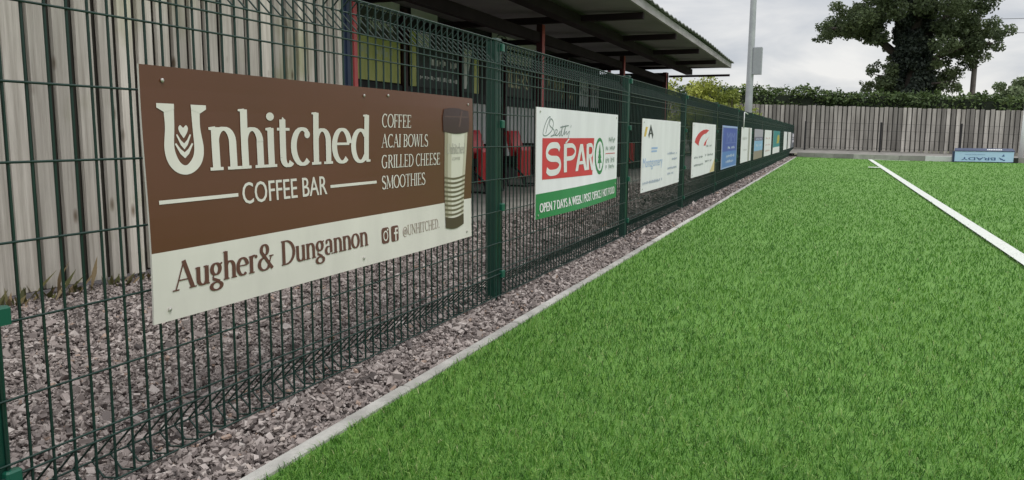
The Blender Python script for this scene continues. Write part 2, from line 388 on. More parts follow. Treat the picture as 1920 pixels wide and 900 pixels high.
def cells(p, su=.05, sv=.05):
    """cut a printed shape into small cells so that it follows a bent board"""
    res = [p]
    for ax, st_ in ((0, su), (1, sv)):
        nxt = []
        for q in res:
            lo = min(c[ax] for c in q); hi = max(c[ax] for c in q)
            if hi-lo < st_*1.6: nxt.append(q); continue
            k = math.floor(lo/st_)+1; rest = q
            while k*st_ < hi-1e-6 and len(rest) > 2:
                a = clip(rest, ax, k*st_, True); rest = clip(rest, ax, k*st_, False)
                if len(a) > 2: nxt.append(a)
                k += 1
            if len(rest) > 2: nxt.append(rest)
        res = nxt
    return res

def board(name, loc, Lu, H, mats, label, cat, group, bands=None, disp=None, th=.005, nu=24, nv=10, rad=0.0):
    """thin printed board standing in the x=0 plane, facing +x. bands: [(v_limit, material index)]"""
    mb = MB(); d = disp or (lambda u, v: 0)
    vs = sorted(set([i*H/nv for i in range(nv+1)]+[b[0] for b in (bands or []) if b[0] < H]))
    us = [i*Lu/nu for i in range(nu+1)]
    def mi(v):
        for lim, k in (bands or []):
            if v < lim: return k
        return 0
    for i in range(nu):
        for j in range(len(vs)-1):
            q = [(us[i], vs[j]), (us[i+1], vs[j]), (us[i+1], vs[j+1]), (us[i], vs[j+1])]
            mb.add([(d(a, b), a, b) for a, b in q], [(0, 1, 2, 3)], mi((vs[j]+vs[j+1])/2))
            mb.add([(d(a, b)-th, a, b) for a, b in q], [(3, 2, 1, 0)], len(mats)-1)
    E_ = [(u, 0) for u in us]+[(Lu, v) for v in vs[1:]]+[(u, H) for u in us[::-1][1:]]+[(0, v) for v in vs[::-1][1:]]
    for i in range(len(E_)-1):
        a, b = E_[i], E_[i+1]
        mb.add([(d(*a), *a), (d(*b), *b), (d(*b)-th, *b), (d(*a)-th, *a)], [(0, 3, 2, 1)], len(mats)-1)
    o = mb.build(name, mats, None, loc, fix=False)
    return tag(o, label, cat, group)
def screws(parent, pts, disp=None, r=.006):
    for u, v in pts:
        mb = MB(); x = (disp(u, v) if disp else 0)
        mb.tube([(x+.0015, u, v), (x+.004, u, v), (x+.0055, u, v)], [r, r, r*.45], 10)
        mb.build('screw', SCREW, parent)
# ------------------------------------------------------------------ ground
def sheet(name, pts, m, z, lab=None, parent=None):
    mb = MB(); mb.add([(x, y, z) for x, y in pts], [tuple(range(len(pts)))])
    return tag(mb.build(name, m, fix=False), lab, None, None, 'structure')
SOIL = mat('soil_and_grass', (.10, .12, .05), .95, col2=(.14, .11, .08), scale=.6, bump=.4)
sheet('ground', [(-400, -300), (400, -300), (400, 600), (-400, 600)], SOIL, -.06)
END = [(-1.165, 31.6), (1.4, 29.4), (3.6, 28.35), (8, 27.9), (45, 27.5)]       # far edge of the pitch
FENX = -1.45
def end_y(x):
    for (a, b), (c, d) in zip(END, END[1:]):
        if a <= x <= c: return b+(d-b)*(x-a)/(c-a)
    return END[0][1] if x < END[0][0] else END[-1][1]
# turf: carpet sheet + blades
def turf_mat():
    m = bpy.data.materials.new('turf_carpet'); m.use_nodes = True; nt = m.node_tree; b = nt.nodes['Principled BSDF']
    b.inputs['Roughness'].default_value = .75; b.inputs['Specular IOR Level'].default_value = .25
    t = nt.nodes.new('ShaderNodeTexCoord')
    n1 = nt.nodes.new('ShaderNodeTexNoise'); n1.inputs['Scale'].default_value = 55; n1.inputs['Detail'].default_value = 4
    n2 = nt.nodes.new('ShaderNodeTexNoise'); n2.inputs['Scale'].default_value = .55; n2.inputs['Detail'].default_value = 4
    nt.links.new(t.outputs['Object'], n1.inputs['Vector']); nt.links.new(t.outputs['Object'], n2.inputs['Vector'])
    r1 = nt.nodes.new('ShaderNodeValToRGB'); e = r1.color_ramp.elements
    e[0].position, e[0].color = .3, (.085, .19, .035, 1); e[1].position, e[1].color = .7, (.15, .30, .06, 1)
    nt.links.new(n1.outputs['Fac'], r1.inputs[0])
    mr = nt.nodes.new('ShaderNodeMapRange'); mr.inputs['From Min'].default_value = .3; mr.inputs['From Max'].default_value = .7
    mr.inputs['To Min'].default_value = .9; mr.inputs['To Max'].default_value = 1.1
    nt.links.new(n2.outputs['Fac'], mr.inputs['Value'])
    v = nt.nodes.new('ShaderNodeVectorMath'); v.operation = 'SCALE'
    nt.links.new(r1.outputs[0], v.inputs[0]); nt.links.new(mr.outputs[0], v.inputs['Scale']); nt.links.new(v.outputs[0], b.inputs['Base Color'])
    bp = nt.nodes.new('ShaderNodeBump'); bp.inputs['Strength'].default_value = .25; bp.inputs['Distance'].default_value = .01
    nt.links.new(n1.outputs['Fac'], bp.inputs['Height']); nt.links.new(bp.outputs[0], b.inputs['Normal'])
    return m
TURF = turf_mat()
sheet('pitch', [(-1.156, -8), (45, -8)]+END[::-1], TURF, 0)
LX0, LX1 = 1.096, 1.184
LINEM = mat('line_white', (.64, .67, .62), .85, var=.12, scale=30)
YL = 28.85
lm = MB(); lm.add([(LX0, -8, .019), (LX1, -8, .019), (LX1+.14, YL, .019), (LX0+.1, YL, .019)], [(0, 1, 2, 3)])
lm.add([(LX1+.17, YL-.35, .03), (2.35, 27.55, .03), (2.33, 27.4, .03), (LX1+.15, YL-.5, .03)], [(3, 2, 1, 0)])
lm.add([(.9, 21.2, .03), (1.16, 21.2, .03), (1.16, 21.6, .03), (.9, 21.6, .03)], [(0, 1, 2, 3)])
tag(lm.build('touchline', LINEM, fix=False), None, None, None, 'structure')

def blades():
    K = 34000.; r0, r1 = 1.15, 40.
    azl, azr = R(-78), R(34)
    N = int(K*4*math.log(r1/r0)*(azr-azl)*.62)
    r = r0*np.exp(RNG.random(N)*math.log(r1/r0)); az = azl+(azr-azl)*RNG.random(N)
    x = r*np.sin(az); y = r*np.cos(az)
    k = (x > -1.15) & (y > -.6) & (y < np.interp(x, [e[0] for e in END], [e[1] for e in END])-.02); x, y, r = x[k], y[k], r[k]; N = len(x)
    g = np.sin(x*61+np.sin(y*43)*2.3)*np.sin(y*67+np.sin(x*49)*2.3)       # loose tufting
    sc = (r/2.2)**.62; sc = np.maximum(sc, 1)
    Ln = RNG.uniform(.020, .034, N)*np.minimum(sc, 1.1)*(1+.14*g); W = RNG.uniform(.0014, .0027, N)*sc**1.22
    th = RNG.random(N)*2*PI+.7*g; lean = np.abs(RNG.normal(.88, .30, N)); lean = np.clip(lean, .02, 1.25)
    dx, dy = np.cos(th), np.sin(th); ph = RNG.random(N)*2*PI; sx, sy = np.cos(ph), np.sin(ph)
    base = np.stack([x, y, np.full(N, .001)], 1)
    side = np.stack([sx, sy, np.zeros(N)], 1)*W[:, None]*.5
    d1 = np.stack([dx*np.sin(lean*.5), dy*np.sin(lean*.5), np.cos(lean*.5)], 1)*(Ln*.55)[:, None]
    l2 = np.minimum(lean*1.7, 1.75)
    d2 = np.stack([dx*np.sin(l2), dy*np.sin(l2), np.cos(l2)], 1)*(Ln*.5)[:, None]
    p1 = base+d1; tip = p1+d2
    V = np.empty((N, 5, 3)); V[:, 0] = base-side; V[:, 1] = base+side; V[:, 2] = p1+side*.85; V[:, 3] = p1-side*.85; V[:, 4] = tip
    i = np.arange(N)*5
    Fq = np.stack([np.stack([i, i+1, i+2], 1), np.stack([i, i+2, i+3], 1), np.stack([i+3, i+2, i+4], 1)], 1).reshape(-1, 3)
    big = np.sin(x*1.3+2*np.sin(y*.7))*.5+np.sin(y*1.9+x*.8)*.5
    t = np.clip(RNG.normal(.46, .26, N)+.20*g+.06*big, 0, .93); far = np.minimum(1, (3.2/r)**.75); t = .5+(t-.5)*far; dry = RNG.random(N) < .006*far; t[dry] = 1
    online = (x > LX0+.1*(y+8)/(YL+8)+.002) & (x < LX1+.14*(y+8)/(YL+8)-.002)
    keep = ~online
    kk = np.repeat(keep, 3)
    M = tworamp('turf_blade', [(0, (.024, .084, .010)), (.35, (.062, .188, .022)), (.62, (.125, .292, .042)), (.9, (.235, .41, .085)), (1, (.46, .48, .25))], .45, trans=.28, spec=.32)
    o = npmesh('artificial_grass', V.reshape(-1, 3), Fq[kk], np.repeat(t, 3)[kk], M)
    tag(o, 'green artificial turf blades covering the football pitch', 'grass', None, 'stuff')
    # white fibres of the touchline
    V2 = V[online].copy(); n2 = len(V2); i = np.arange(n2)*5
    F2 = np.stack([np.stack([i, i+1, i+2], 1), np.stack([i, i+2, i+3], 1), np.stack([i+3, i+2, i+4], 1)], 1).reshape(-1, 3)
    tag(npmesh('touchline_fibres', V2.reshape(-1, 3), F2, np.repeat(t[online], 3), mat('line_fibre', (.66, .69, .63), .7, tint=.12)), 'white turf fibres of the painted touchline', 'line fibres', None, 'stuff')
blades()

# slate chippings
STONE = tworamp('slate_chip', [(0, (.040, .035, .034)), (.28, (.155, .131, .124)), (.58, (.31, .265, .248)), (.88, (.46, .415, .39)), (1, (.34, .25, .20))], .8, spec=.3)
GRAVB = mat('gravel_bed', (.22, .19, .185), .95, col2=(.05, .045, .045), scale=34, bump=1.0, bscale=40, detail=8)
sheet('gravel_bed', [(-9, -8), (-1.2, -8), (-1.2, 33.5), (-9, 33.5)], GRAVB, -.028)
def gravel(name, pos, size, label):
    n = len(pos)
    cube = np.array([(-1, -1, -1), (1, -1, -1), (1, 1, -1), (-1, 1, -1), (-1, -1, 1), (1, -1, 1), (1, 1, 1), (-1, 1, 1)], float)
    V = cube[None]*RNG.uniform(.45, 1.15, (n, 8, 3))
    V *= np.stack([RNG.uniform(.7, 1.35, n), RNG.uniform(.45, .9, n), RNG.uniform(.22, .52, n)], 1)[:, None]*size[:, None, None]*.5
    q = RNG.normal(size=(n, 4)); q[:, 1:3] *= .42; q[:, 0] *= 1.2; q[:, 3] *= 1.2
    q /= np.linalg.norm(q, axis=1, keepdims=True)
    w, x, y, z = q.T
    Rm = np.stack([1-2*(y*y+z*z), 2*(x*y-z*w), 2*(x*z+y*w), 2*(x*y+z*w), 1-2*(x*x+z*z), 2*(y*z-x*w), 2*(x*z-y*w), 2*(y*z+x*w), 1-2*(x*x+y*y)], 1).reshape(n, 3, 3)
    V = np.einsum('nij,nkj->nki', Rm, V)+pos[:, None]
    fc = np.array([(3, 2, 1, 0), (4, 5, 6, 7), (0, 1, 5, 4), (1, 2, 6, 5), (2, 3, 7, 6), (3, 0, 4, 7)])
    Fq = (np.arange(n)*8)[:, None, None]+fc[None]
    t = np.clip(RNG.normal(.52, .18, n), 0, .92); t[RNG.random(n) < .02] = 1
    tag(npmesh(name, V.reshape(-1, 3), Fq.reshape(-1, 4), np.repeat(t, 6), STONE), label, 'gravel', None, 'stuff')
def gpts(dens, r0, r1, xmin, xmax, ymin, ymax):
    N = int(dens*(xmax-xmin)*(ymax-ymin)); x = RNG.uniform(xmin, xmax, N); y = RNG.uniform(ymin, ymax, N); r = np.hypot(x, y)
    k = (r >= r0) & (r < r1) & ~((y > 5.2) & (x < -2.95)) & (x > -3.5); return x[k], y[k], r[k]
P_, S_ = [], []
for dens, r0, r1, mult in ((17000, 0, 3.2, 1), (11000, 3.2, 5.5, 1.1), (3000, 5.5, 9, 1.4), (900, 9, 15, 2.0), (420, 15, 34, 2.8)):
    x, y, r = gpts(dens, r0, r1, -3.5, -1.203, .2, min(r1+.5, 32))
    P_.append(np.stack([x, y, RNG.uniform(-.036, .006, len(x))], 1)); S_.append(np.exp(RNG.normal(math.log(.0132), .40, len(x)))*mult)
P_ = np.concatenate(P_); S_ = np.minimum(np.concatenate(S_), .07)
# stones near the kerb edging stay below its top
P_[:, 2] -= np.clip((P_[:, 0]+1.28)*.10, 0, .012)
gravel('slate_gravel', P_, S_, 'grey purple slate chippings along the mesh fence')

# concrete edging beside the turf, and floor under the stand
eb = MB(); y = -8.
while y < 31.5:
    l = .914; dz = random.uniform(-.003, .003); dx = random.uniform(-.003, .003)
    eb.box((-1.198+dx, y+.004, -.1), (-1.158+dx, min(y+l, 31.5)-.004, .012+dz), 0, random.random(), bev=.006); y += l
tag(eb.build('kerb_edging', CONC), None, None, None, 'structure')
tag(MB().box((-6, 5.2, -.1), (-3.0, 18.2, .035), bev=.01).build('concrete_path', CONCF), None, None, None, 'structure')
# end of the pitch: kerb blocks and a bank rising to the boarded fence
kb = MB()
for (a, b), (c, d) in zip(END, END[1:4]+[(14, 27.8)]):
    n = max(1, round(math.hypot(c-a, d-b)/.95)); dxy = Vector((c-a, d-b, 0)).normalized(); nn = Vector((-dxy.y, dxy.x, 0))
    for i in range(n):
        p = Vector((a+(c-a)*i/n, b+(d-b)*i/n, 0))+dxy*.006; q = Vector((a+(c-a)*(i+1)/n, b+(d-b)*(i+1)/n, 0))-dxy*.006
        t = random.uniform(.1, .8)
        h = .165
        kmi = 1 if 2.3 < p.x < 3.6 else 0
        kb.add([p, q, q+nn*.22, p+nn*.22]+[v+Vector((0, 0, h)) for v in (p+nn*.015, q+nn*.015, q+nn*.22, p+nn*.22)], [(3, 2, 1, 0), (4, 5, 6, 7), (0, 1, 5, 4), (1, 2, 6, 5), (2, 3, 7, 6), (3, 0, 4, 7)], kmi, t)
tag(kb.build('end_kerb', [CONCK, mat('whitewashed_concrete', (.66, .66, .66), .85, var=.2, scale=4)]), None, None, None, 'structure')
def fb_z(x): return max(.05, .31-.028*(x+3))        # base of the far fence
def ft_z(x): return 2.10-.032*(x+3.1)               # its top
BANK = mat('bank_gravel', (.27, .255, .235), .95, col2=(.13, .125, .11), scale=3.5, bump=.8, bscale=18)
bk = MB(); xs = [-9, -6, -3.2, -1.2, 0, 1.4, 2.5, 3.6, 5, 8, 14, 45]
for a, c in zip(xs, xs[1:]):
    bk.add([(a, end_y(a)+.2, .13), (c, end_y(c)+.2, .13), (c, 33.2, .12+.6*(fb_z(c)-.12)), (a, 33.2, .12+.6*(fb_z(a)-.12)), (c, 36.5, fb_z(c)+.02), (a, 36.5, fb_z(a)+.02)], [(0, 1, 2, 3), (3, 2, 4, 5)])
tag(bk.build('bank', BANK, fix=False), None, None, None, 'structure')

# ------------------------------------------------------------------ green mesh fence
PITCHL = 2.55; Y0F = 3.44; NP = 14; HF = 1.2
fence = empty('mesh_fence', (FENX, 0.92, 0), 'long dark green wire mesh fence with rolled top beside the pitch', 'fence')
wires = MB()
def wire(pts, r, mi=0): wires.tube(pts, r, 5, mi, caps=False)
zb, zt = .012, .012+HF
nW = 50
for i in range(nW+1):
    y = .02+i*(PITCHL-.04)/nW
    wires_pts = [(-.072, y, zb+.03), (0, y, zb+.10)]
    wire([(0, y, zb), (0, y, zt)], .0033)
    wire([(0, y, zt), (-.040, y, zt+.006), (-.075, y, zt-.028)], .0026)
    wire([(-.075, y, zt-.028), (0, y, zt-.105)], .0026)
    wire([(0, y, zb), (-.040, y, zb-.006), (-.075, y, zb+.028)], .0026)
    wire([(-.075, y, zb+.028), (0, y, zb+.105)], .0026)
hz = [(0, zb), (-.075, zb+.028), (0, zb+.105), (0, zb+.13)]+[(0, zb+.105+.1525*k) for k in range(1, 7)]+[(0, zt-.105), (0, zt-.13), (-.075, zt-.028), (0, zt), (-.040, zt+.006)]
for x, z in hz: wire([(x+.004, .0, z), (x+.004, PITCHL, z)], .0027)
panel0 = wires.build('mesh_panel', GREEN, fence, smooth=True)
def make_post():
    p = MB(); p.box((-.056, -.03, -.15), (-.004, .03, 1.222), bev=.004)
    o = p.build('post', GREENP, fence)
    MB().box((-.058, -.032, 1.222), (-.002, .032, 1.232), bev=.003).build('post_cap', GREENP, o)
    for z in (.10, .425, .82, 1.175):
        MB().box((-.01, .008, z), (.012, .041, z+.036), bev=.004).build('clip', CLIP, o)
    return o
post0 = make_post()
for k in range(-1, NP):
    y0 = Y0F+PITCHL*k if k > -1 else .958
    if k < NP-1:
        pn = panel0 if k == -1 else panel0.copy()
        if k > -1: COL.objects.link(pn)
        pn.parent = fence; pn.location = (0, y0-.92, random.uniform(-.004, .004))
        if k == -1: pn.scale = (1, (Y0F-.958)/PITCHL, 1)
    po = post0 if k == -1 else copy_tree(post0, fence)
    po.location = (0, y0-.92, random.uniform(-.004, .004))
    po.rotation_euler = (random.uniform(-.006, .006), random.uniform(-.006, .006), 0)
panm1 = panel0.copy(); COL.objects.link(panm1); panm1.parent = fence; panm1.location = (0, .958-PITCHL-.92, 0)

# ------------------------------------------------------------------ signs on the fence
SX = FENX+.021
GS = 'advertising boards hung along the mesh fence'
# 1: coffee bar
d1 = lambda u, v: .004*math.sin(u*5.2+1)+.004*math.sin(v*9+u*2)
B1 = [(.166, 0), (9, 1)]
s1 = board('sponsor_board', (SX, 1.327, .346), 1.752, .592, [CREAM, BROWN, mat('board_edge', (.62, .6, .56), .5)], 'large brown and cream coffee bar board nearest the camera', 'sign', GS, bands=B1, disp=d1, nu=40, nv=12)
p = Print()
sx_ = .0
p.serif('nhitched', .198, .348, .952, .148, T=96, t=40, track=-12, xh=1.08)
p.build('name_lettering', CREAM, s1, d1)
p = Print()      # the horseshoe-like capital with leaf mark
def curve(ps, n=8):
    out = []
    for i in range(len(ps)-1):
        p0 = ps[max(i-1, 0)]; p1 = ps[i]; p2 = ps[i+1]; p3 = ps[min(i+2, len(ps)-1)]
        for k in range(n):
            t = k/n; f = lambda a, b, c, d: .5*((2*b)+(-a+c)*t+(2*a-5*b+4*c-d)*t*t+(-a+3*b-3*c+d)*t**3)
            out.append((f(p0[0], p1[0], p2[0], p3[0]), f(p0[1], p1[1], p2[1], p3[1])))
    return out+[ps[-1]]
outer = curve([(.062, .502), (.064, .455), (.058, .405), (.066, .372), (.088, .350), (.119, .342), (.150, .350), (.174, .372), (.182, .405), (.174, .455), (.176, .502)])
inner = curve([(.094, .502), (.092, .455), (.088, .410), (.094, .386), (.105, .370), (.119, .364), (.132, .370), (.146, .386), (.151, .410), (.149, .455), (.147, .502)])
for i in range(len(outer)-1): p.poly([outer[i], outer[i+1], inner[i+1], inner[i]])
p.poly([(.042, .508), (.042, .498), (.064, .488), (.094, .496), (.094, .508)], .0016)
p.poly([(.146, .508), (.147, .496), (.176, .488), (.196, .498), (.196, .508)], .0016)
p.build('horseshoe_letter', CREAM, s1, d1)
p = Print()
p.poly(curve([(.119, .428), (.108, .441), (.104, .452), (.110, .459), (.119, .453), (.128, .459), (.134, .452), (.130, .441), (.119, .428)], 5)[:-1])
for c, w in ((.424, .9), (.403, 1.12)):
    for s_ in (-1, 1):
        p.poly([(.119, c-.008), (.119, c-.022), (.119+s_*.012*w, c-.012), (.119+s_*.026*w, c+.012), (.119+s_*.022*w, c+.014), (.119+s_*.011*w, c)] if s_ > 0 else [(.119, c-.022), (.119, c-.008), (.119-.011*w, c), (.119-.022*w, c+.014), (.119-.026*w, c+.012), (.119-.012*w, c-.012)], .0014)
p.build('leaf_mark', CREAM, s1, d1)
for q_ in ((.030, .277, .295, .286), (.717, .273, .982, .282)): Print().rect(*q_).build('rule', CREAM, s1, d1)
p = Print(); p.inter('COFFEE BAR', .311, .255, .697, .312, bold=.0015); p.build('subtitle_lettering', CREAM, s1, d1)
for s_, v, u1 in (('COFFEE', .463, 1.210), ('ACAI BOWLS', .394, 1.338), ('GRILLED CHEESE', .322, 1.444), ('SMOOTHIES', .250, 1.322)):
    Print().serif(s_, 1.014, v, u1, .046, T=88, t=44, track=-12).build('menu_lettering', CREAM, s1, d1)
p = Print(); p.serif('Augher& Dungannon', .058, .068, .915, .070, T=105, t=40, track=-8); p.build('town_lettering', TEXTB, s1, d1)
p = Print(); p.serif('@UNHITCHED.', 1.143, .071, 1.435, .038, T=70, t=34); p.build('handle_lettering', flat('soft_brown_ink', (.30, .22, .18)), s1, d1)
p = Print()
def rrect(u0, v0, u1, v1, r, rv=None):
    rv = rv or r; return [(cx+r*math.cos(a), cy+rv*math.sin(a)) for cx, cy, a0 in ((u1-r, v1-rv, 0), (u0+r, v1-rv, PI/2), (u0+r, v0+rv, PI), (u1-r, v0+rv, 1.5*PI)) for a in [a0+k*PI/8 for k in range(5)]]
p.poly(rrect(1.000, .060, 1.050, .116, .012)); p.poly(rrect(1.063, .060, 1.113, .116, .009)); p.build('social_icons', TEXTB, s1, d1)
p = Print(.002); p.stroke(arc(1.025, .087, .013, .016, 0, 360), .005); p.rect(1.035, .104, 1.043, .110); p.rect(1.088, .062, 1.096, .108); p.rect(1.080, .086, 1.106, .093); p.rect(1.09, .1015, 1.107, .108); p.build('icon_detail', CREAM, s1, d1)
# the printed cup
CU = lambda f, side: None
def cupx(v):      # left/right edge of the cup body at height v
    f = (.455-v)/.395; return 1.476+.016*f, 1.694-.030*f
p = Print(.0013)
body = [cupx(.455)[0:1][0]]
vv = [.455-.02*i for i in range(18)]+[.105]
p.poly([(cupx(v)[0], v) for v in vv]+[(1.49+.17*k/10, .105-.016*math.sin(PI*k/10)) for k in range(1, 10)]+[(cupx(v)[1], v) for v in vv[::-1]]); p.build('cup_picture', flat('cup_white', (.74, .71, .62)), s1, d1)
p = Print(.0017)
p.poly([(cupx(v)[0], v) for v in vv]+[(cupx(v)[0]+.030, v) for v in vv[::-1]]); p.build('cup_edge_tone', flat('cup_khaki', (.36, .32, .235)), s1, d1)
p = Print(.0019)
p.poly([(cupx(v)[0]+.030, v) for v in vv]+[(cupx(v)[0]+.062, v) for v in vv[::-1]]); p.poly([(cupx(v)[1]-.026, v) for v in vv]+[(cupx(v)[1], v) for v in vv[::-1]]); p.build('cup_mid_tone', flat('cup_beige', (.55, .51, .41)), s1, d1)
p = Print(.0022)
for k in range(9):
    v = .268-.0185*k; a, b = cupx(v)
    pts = [(a+(b-a)*i/10, v-.009*math.sin(PI*i/10)) for i in range(11)]; p.stroke(pts, .0085)
p.build('cup_sleeve_rings', flat('ring_olive', (.15, .125, .075)), s1, d1)
p = Print(.0026); v0 = .108; a, b = cupx(v0)
p.poly([(a, v0)]+[(a+(b-a)*k/10, .064-.012*math.sin(PI*k/10)) for k in range(0, 11)]+[(b, v0)]+[(b-(b-a)*k/10, v0-.010*math.sin(PI*k/10)) for k in range(1, 10)]); p.build('cup_base', flat('cup_brown', (.075, .05, .028)), s1, d1)
p = Print(.003)
p.poly([(1.462, .452)]+[(1.462+.244*k/10, .452-.010*math.sin(PI*k/10)) for k in range(1, 10)]+[(1.706, .452), (1.709, .505), (1.700, .538), (1.640, .541), (1.600, .546), (1.52, .545), (1.466, .538), (1.455, .505)]); p.build('cup_lid', flat('lid_brown', (.052, .022, .026), .3), s1, d1)
p = Print(.0036); p.poly([(1.60, .47), (1.615, .47), (1.64, .535), (1.625, .535)]); p.poly([(1.47, .508), (1.70, .510), (1.70, .514), (1.47, .512)]); p.build('lid_highlight', flat('lid_sheen', (.12, .065, .06)), s1, d1)
p = Print(.0022); p.serif('Unhitched', 1.497, .362, 1.672, .040, T=80, t=44); p.inter('COFFEE', 1.55, .335, 1.625, .347); p.build('cup_lettering', flat('cup_ink', (.42, .40, .36)), s1, d1)
screws(s1, [(.062, .560), (.905, .565), (1.05, .572), (1.70, .565), (.045, .028), (.885, .028), (1.70, .026)], d1, .0048)

# 2: white, red and green grocery board with a curling lower edge
d2 = lambda u, v: .004*math.sin(u*3)+.030*math.sin(PI*min(1, max(0, u/1.71)))*max(0, 1-v/.34)**2
s2 = board('sponsor_board', (SX, 3.872, .338), 1.705, .592, [SGREEN, WHITE, mat('board_edge', (.62, .6, .56), .5)], 'white board with red lettered block and curling green foot behind second post', 'sign', GS, bands=[(.135, 0), (9, 1)], disp=d2, nu=32, nv=12)
o = .045
p = Print(); p.poly([(.09, .208), (1.04, .192), (1.09, .428), (.09, .430)]); p.build('red_block', SRED, s2, d2)
p = Print(.0024)
W_ = .058
p.stroke(curve([(.37, .365), (.33, .388), (.22, .388), (.165, .365), (.165, .335), (.22, .318), (.33, .312), (.375, .290), (.37, .262), (.32, .242), (.21, .240), (.155, .258)], 5), .034)
def bar(u0, v0, u1, v1, wu=.055): p.poly([(u0-wu/2, v0), (u0+wu/2, v0), (u1+wu/2, v1), (u1-wu/2, v1)], p.off+.0001*(len(p.polys) % 7))
bar(.47, .232, .47, .395); p.stroke(curve([(.47, .385), (.60, .385), (.66, .365), (.66, .335), (.60, .313), (.47, .310)], 5), .026)
bar(.69, .230, .79, .392); bar(.885, .228, .795, .392); p.poly([(.74, .268), (.86, .268), (.85, .288), (.745, .288)], .0034)
bar(.935, .228, .935, .392); p.stroke(curve([(.935, .383), (1.02, .383), (1.05, .362), (1.05, .335), (1.02, .316), (.935, .314)], 5), .024); bar(1.04, .222, .985, .315, .05)
p.poly([(.46, .40), (.49, .40), (.55, .425), (.52, .425)], .0036)
p.build('shop_lettering', flat('letter_white', (.80, .80, .80)), s2, d2)
p = Print(); p.disc(1.225, .308, .115, .122, 28); p.build('tree_badge', SGREEN, s2, d2)
p = Print(.0022); p.disc(1.225, .308, .092, .098, 28); p.build('badge_field', WHITE, s2, d2)
p = Print(.003)
for b_, h_, w_ in ((.262, .06, .052), (.295, .06, .042), (.33, .06, .028)): p.poly([(1.225-w_, b_), (1.225+w_, b_), (1.225, b_+h_)], .003+b_*.001)
p.rect(1.216, .225, 1.234, .262); p.build('tree_mark', SGREEN, s2, d2)
p = Print()     # thin handwritten name over the block
p.stroke(curve([(.14, .455), (.17, .50), (.21, .545), (.16, .53), (.11, .48), (.10, .448), (.16, .445), (.24, .475), (.26, .515), (.22, .535), (.20, .50), (.27, .475), (.27, .45), (.22, .44), (.30, .45), (.33, .472), (.30, .475), (.29, .45), (.33, .445), (.38, .47), (.36, .45), (.38, .445), (.42, .50), (.40, .45), (.43, .448), (.48, .505), (.45, .45), (.49, .468), (.50, .45), (.55, .47), (.51, .415), (.48, .41)], 4), .006)
p.stroke([(.38, .49), (.53, .502)], .007); p.stroke([(.57, .49), (.58, .505)], .006); p.build('script_lettering', flat('script_grey', (.22, .27, .26)), s2, d2)
p = Print(.0022); p.inter('OPEN 7 DAYS A WEEK / POST OFFICE / HOT FOOD', .05, .032, 1.63, .083, bold=.006); p.build('opening_lettering', flat('letter_white', (.8, .8, .8)), s2, d2)
p = Print(); p.words(1.385, .395, 1.64, .042, 7, 2); p.words(1.385, .34, 1.64, .035, 7, 3); p.words(1.38, .255, 1.63, .045, 7, 4); p.words(1.38, .21, 1.63, .035, 6, 5); p.build('side_lettering', flat('sage_ink', (.38, .46, .42)), s2, d2)
p = Print(); p.rect(1.385, .318, 1.64, .323); p.build('red_rule', SRED, s2, d2)
screws(s2, [(.05, .57), (1.66, .57), (.03, .02), (1.66, .10)], d2)

def plain(y0, ln, z0, h, mats, label, bands=None, name='sponsor_board'):
    dd = lambda u, v, a=random.uniform(0, 6): .004*math.sin(u*3+a)
    o = board(name, (SX, y0, z0), ln, h, mats+[MATS['board_edge']], label, 'sign', GS, bands=bands, disp=dd, nu=12, nv=6)
    screws(o, [(.05, h-.03), (ln-.05, h-.03), (.05, .03), (ln-.05, .03)], dd); return o, dd
# 3: pale blue lettering
s3, d = plain(6.385, 1.745, .31, .612, [WHITE], 'white board with pale blue lettering and small yellow and black peaks')
p = Print(); p.poly([(.06, .465), (.13, .465), (.20, .545), (.12, .545)]); p.build('yellow_peak', flat('yellow_ink', (.70, .47, .08)), s3, d)
p = Print(); p.stroke([(.24, .462), (.31, .545), (.40, .462)], .05); p.rect(.28, .485, .36, .497); p.build('black_peak', flat('black_ink', (.05, .055, .06)), s3, d)
p = Print(); p.inter('Montgomery', .05, .18, .83, .285); p.rect(.36, .33, .58, .345); p.rect(.36, .355, .60, .372); p.build('name_lettering', PALEB, s3, d)
p = Print(); p.words(.05, .060, .84, .03, 16, 8); p.words(1.05, .29, 1.58, .028, 9, 9); p.words(1.30, .235, 1.58, .026, 5, 10); p.words(1.08, .15, 1.58, .026, 9, 11); p.words(1.08, .10, 1.4, .026, 6, 12); p.build('small_lettering', flat('pale_grey_ink', (.46, .52, .66)), s3, d)
# 4: red swoosh
s4, d = plain(8.90, 1.90, .31, .618, [WHITE], 'white board with a big red curved stroke and yellow corner')
p = Print(); c_in = arc(1.05, .36, .62, .135, 175, 95); c_out = arc(1.0, .375, .86, .175, 172, 72)
n = min(len(c_in), len(c_out)); c_in = arc(1.02, .35, .60, .15, 178, 92)
for i in range(len(c_in)-1):
    j0 = i*(len(c_out)-1)/(len(c_in)-1); j1 = (i+1)*(len(c_out)-1)/(len(c_in)-1)
    f_ = lambda j: (c_out[min(int(j), len(c_out)-2)][0]*(1-(j-min(int(j), len(c_out)-2)))+c_out[min(int(j), len(c_out)-2)+1][0]*(j-min(int(j), len(c_out)-2)), c_out[min(int(j), len(c_out)-2)][1]*(1-(j-min(int(j), len(c_out)-2)))+c_out[min(int(j), len(c_out)-2)+1][1]*(j-min(int(j), len(c_out)-2)))
    p.poly([c_in[i], f_(j0), f_(j1), c_in[i+1]])
p.poly([(.80, .355), (.90, .395), (1.25, .46), (1.05, .405), (.98, .352)], .0016); p.build('red_swoosh', SRED, s4, d)
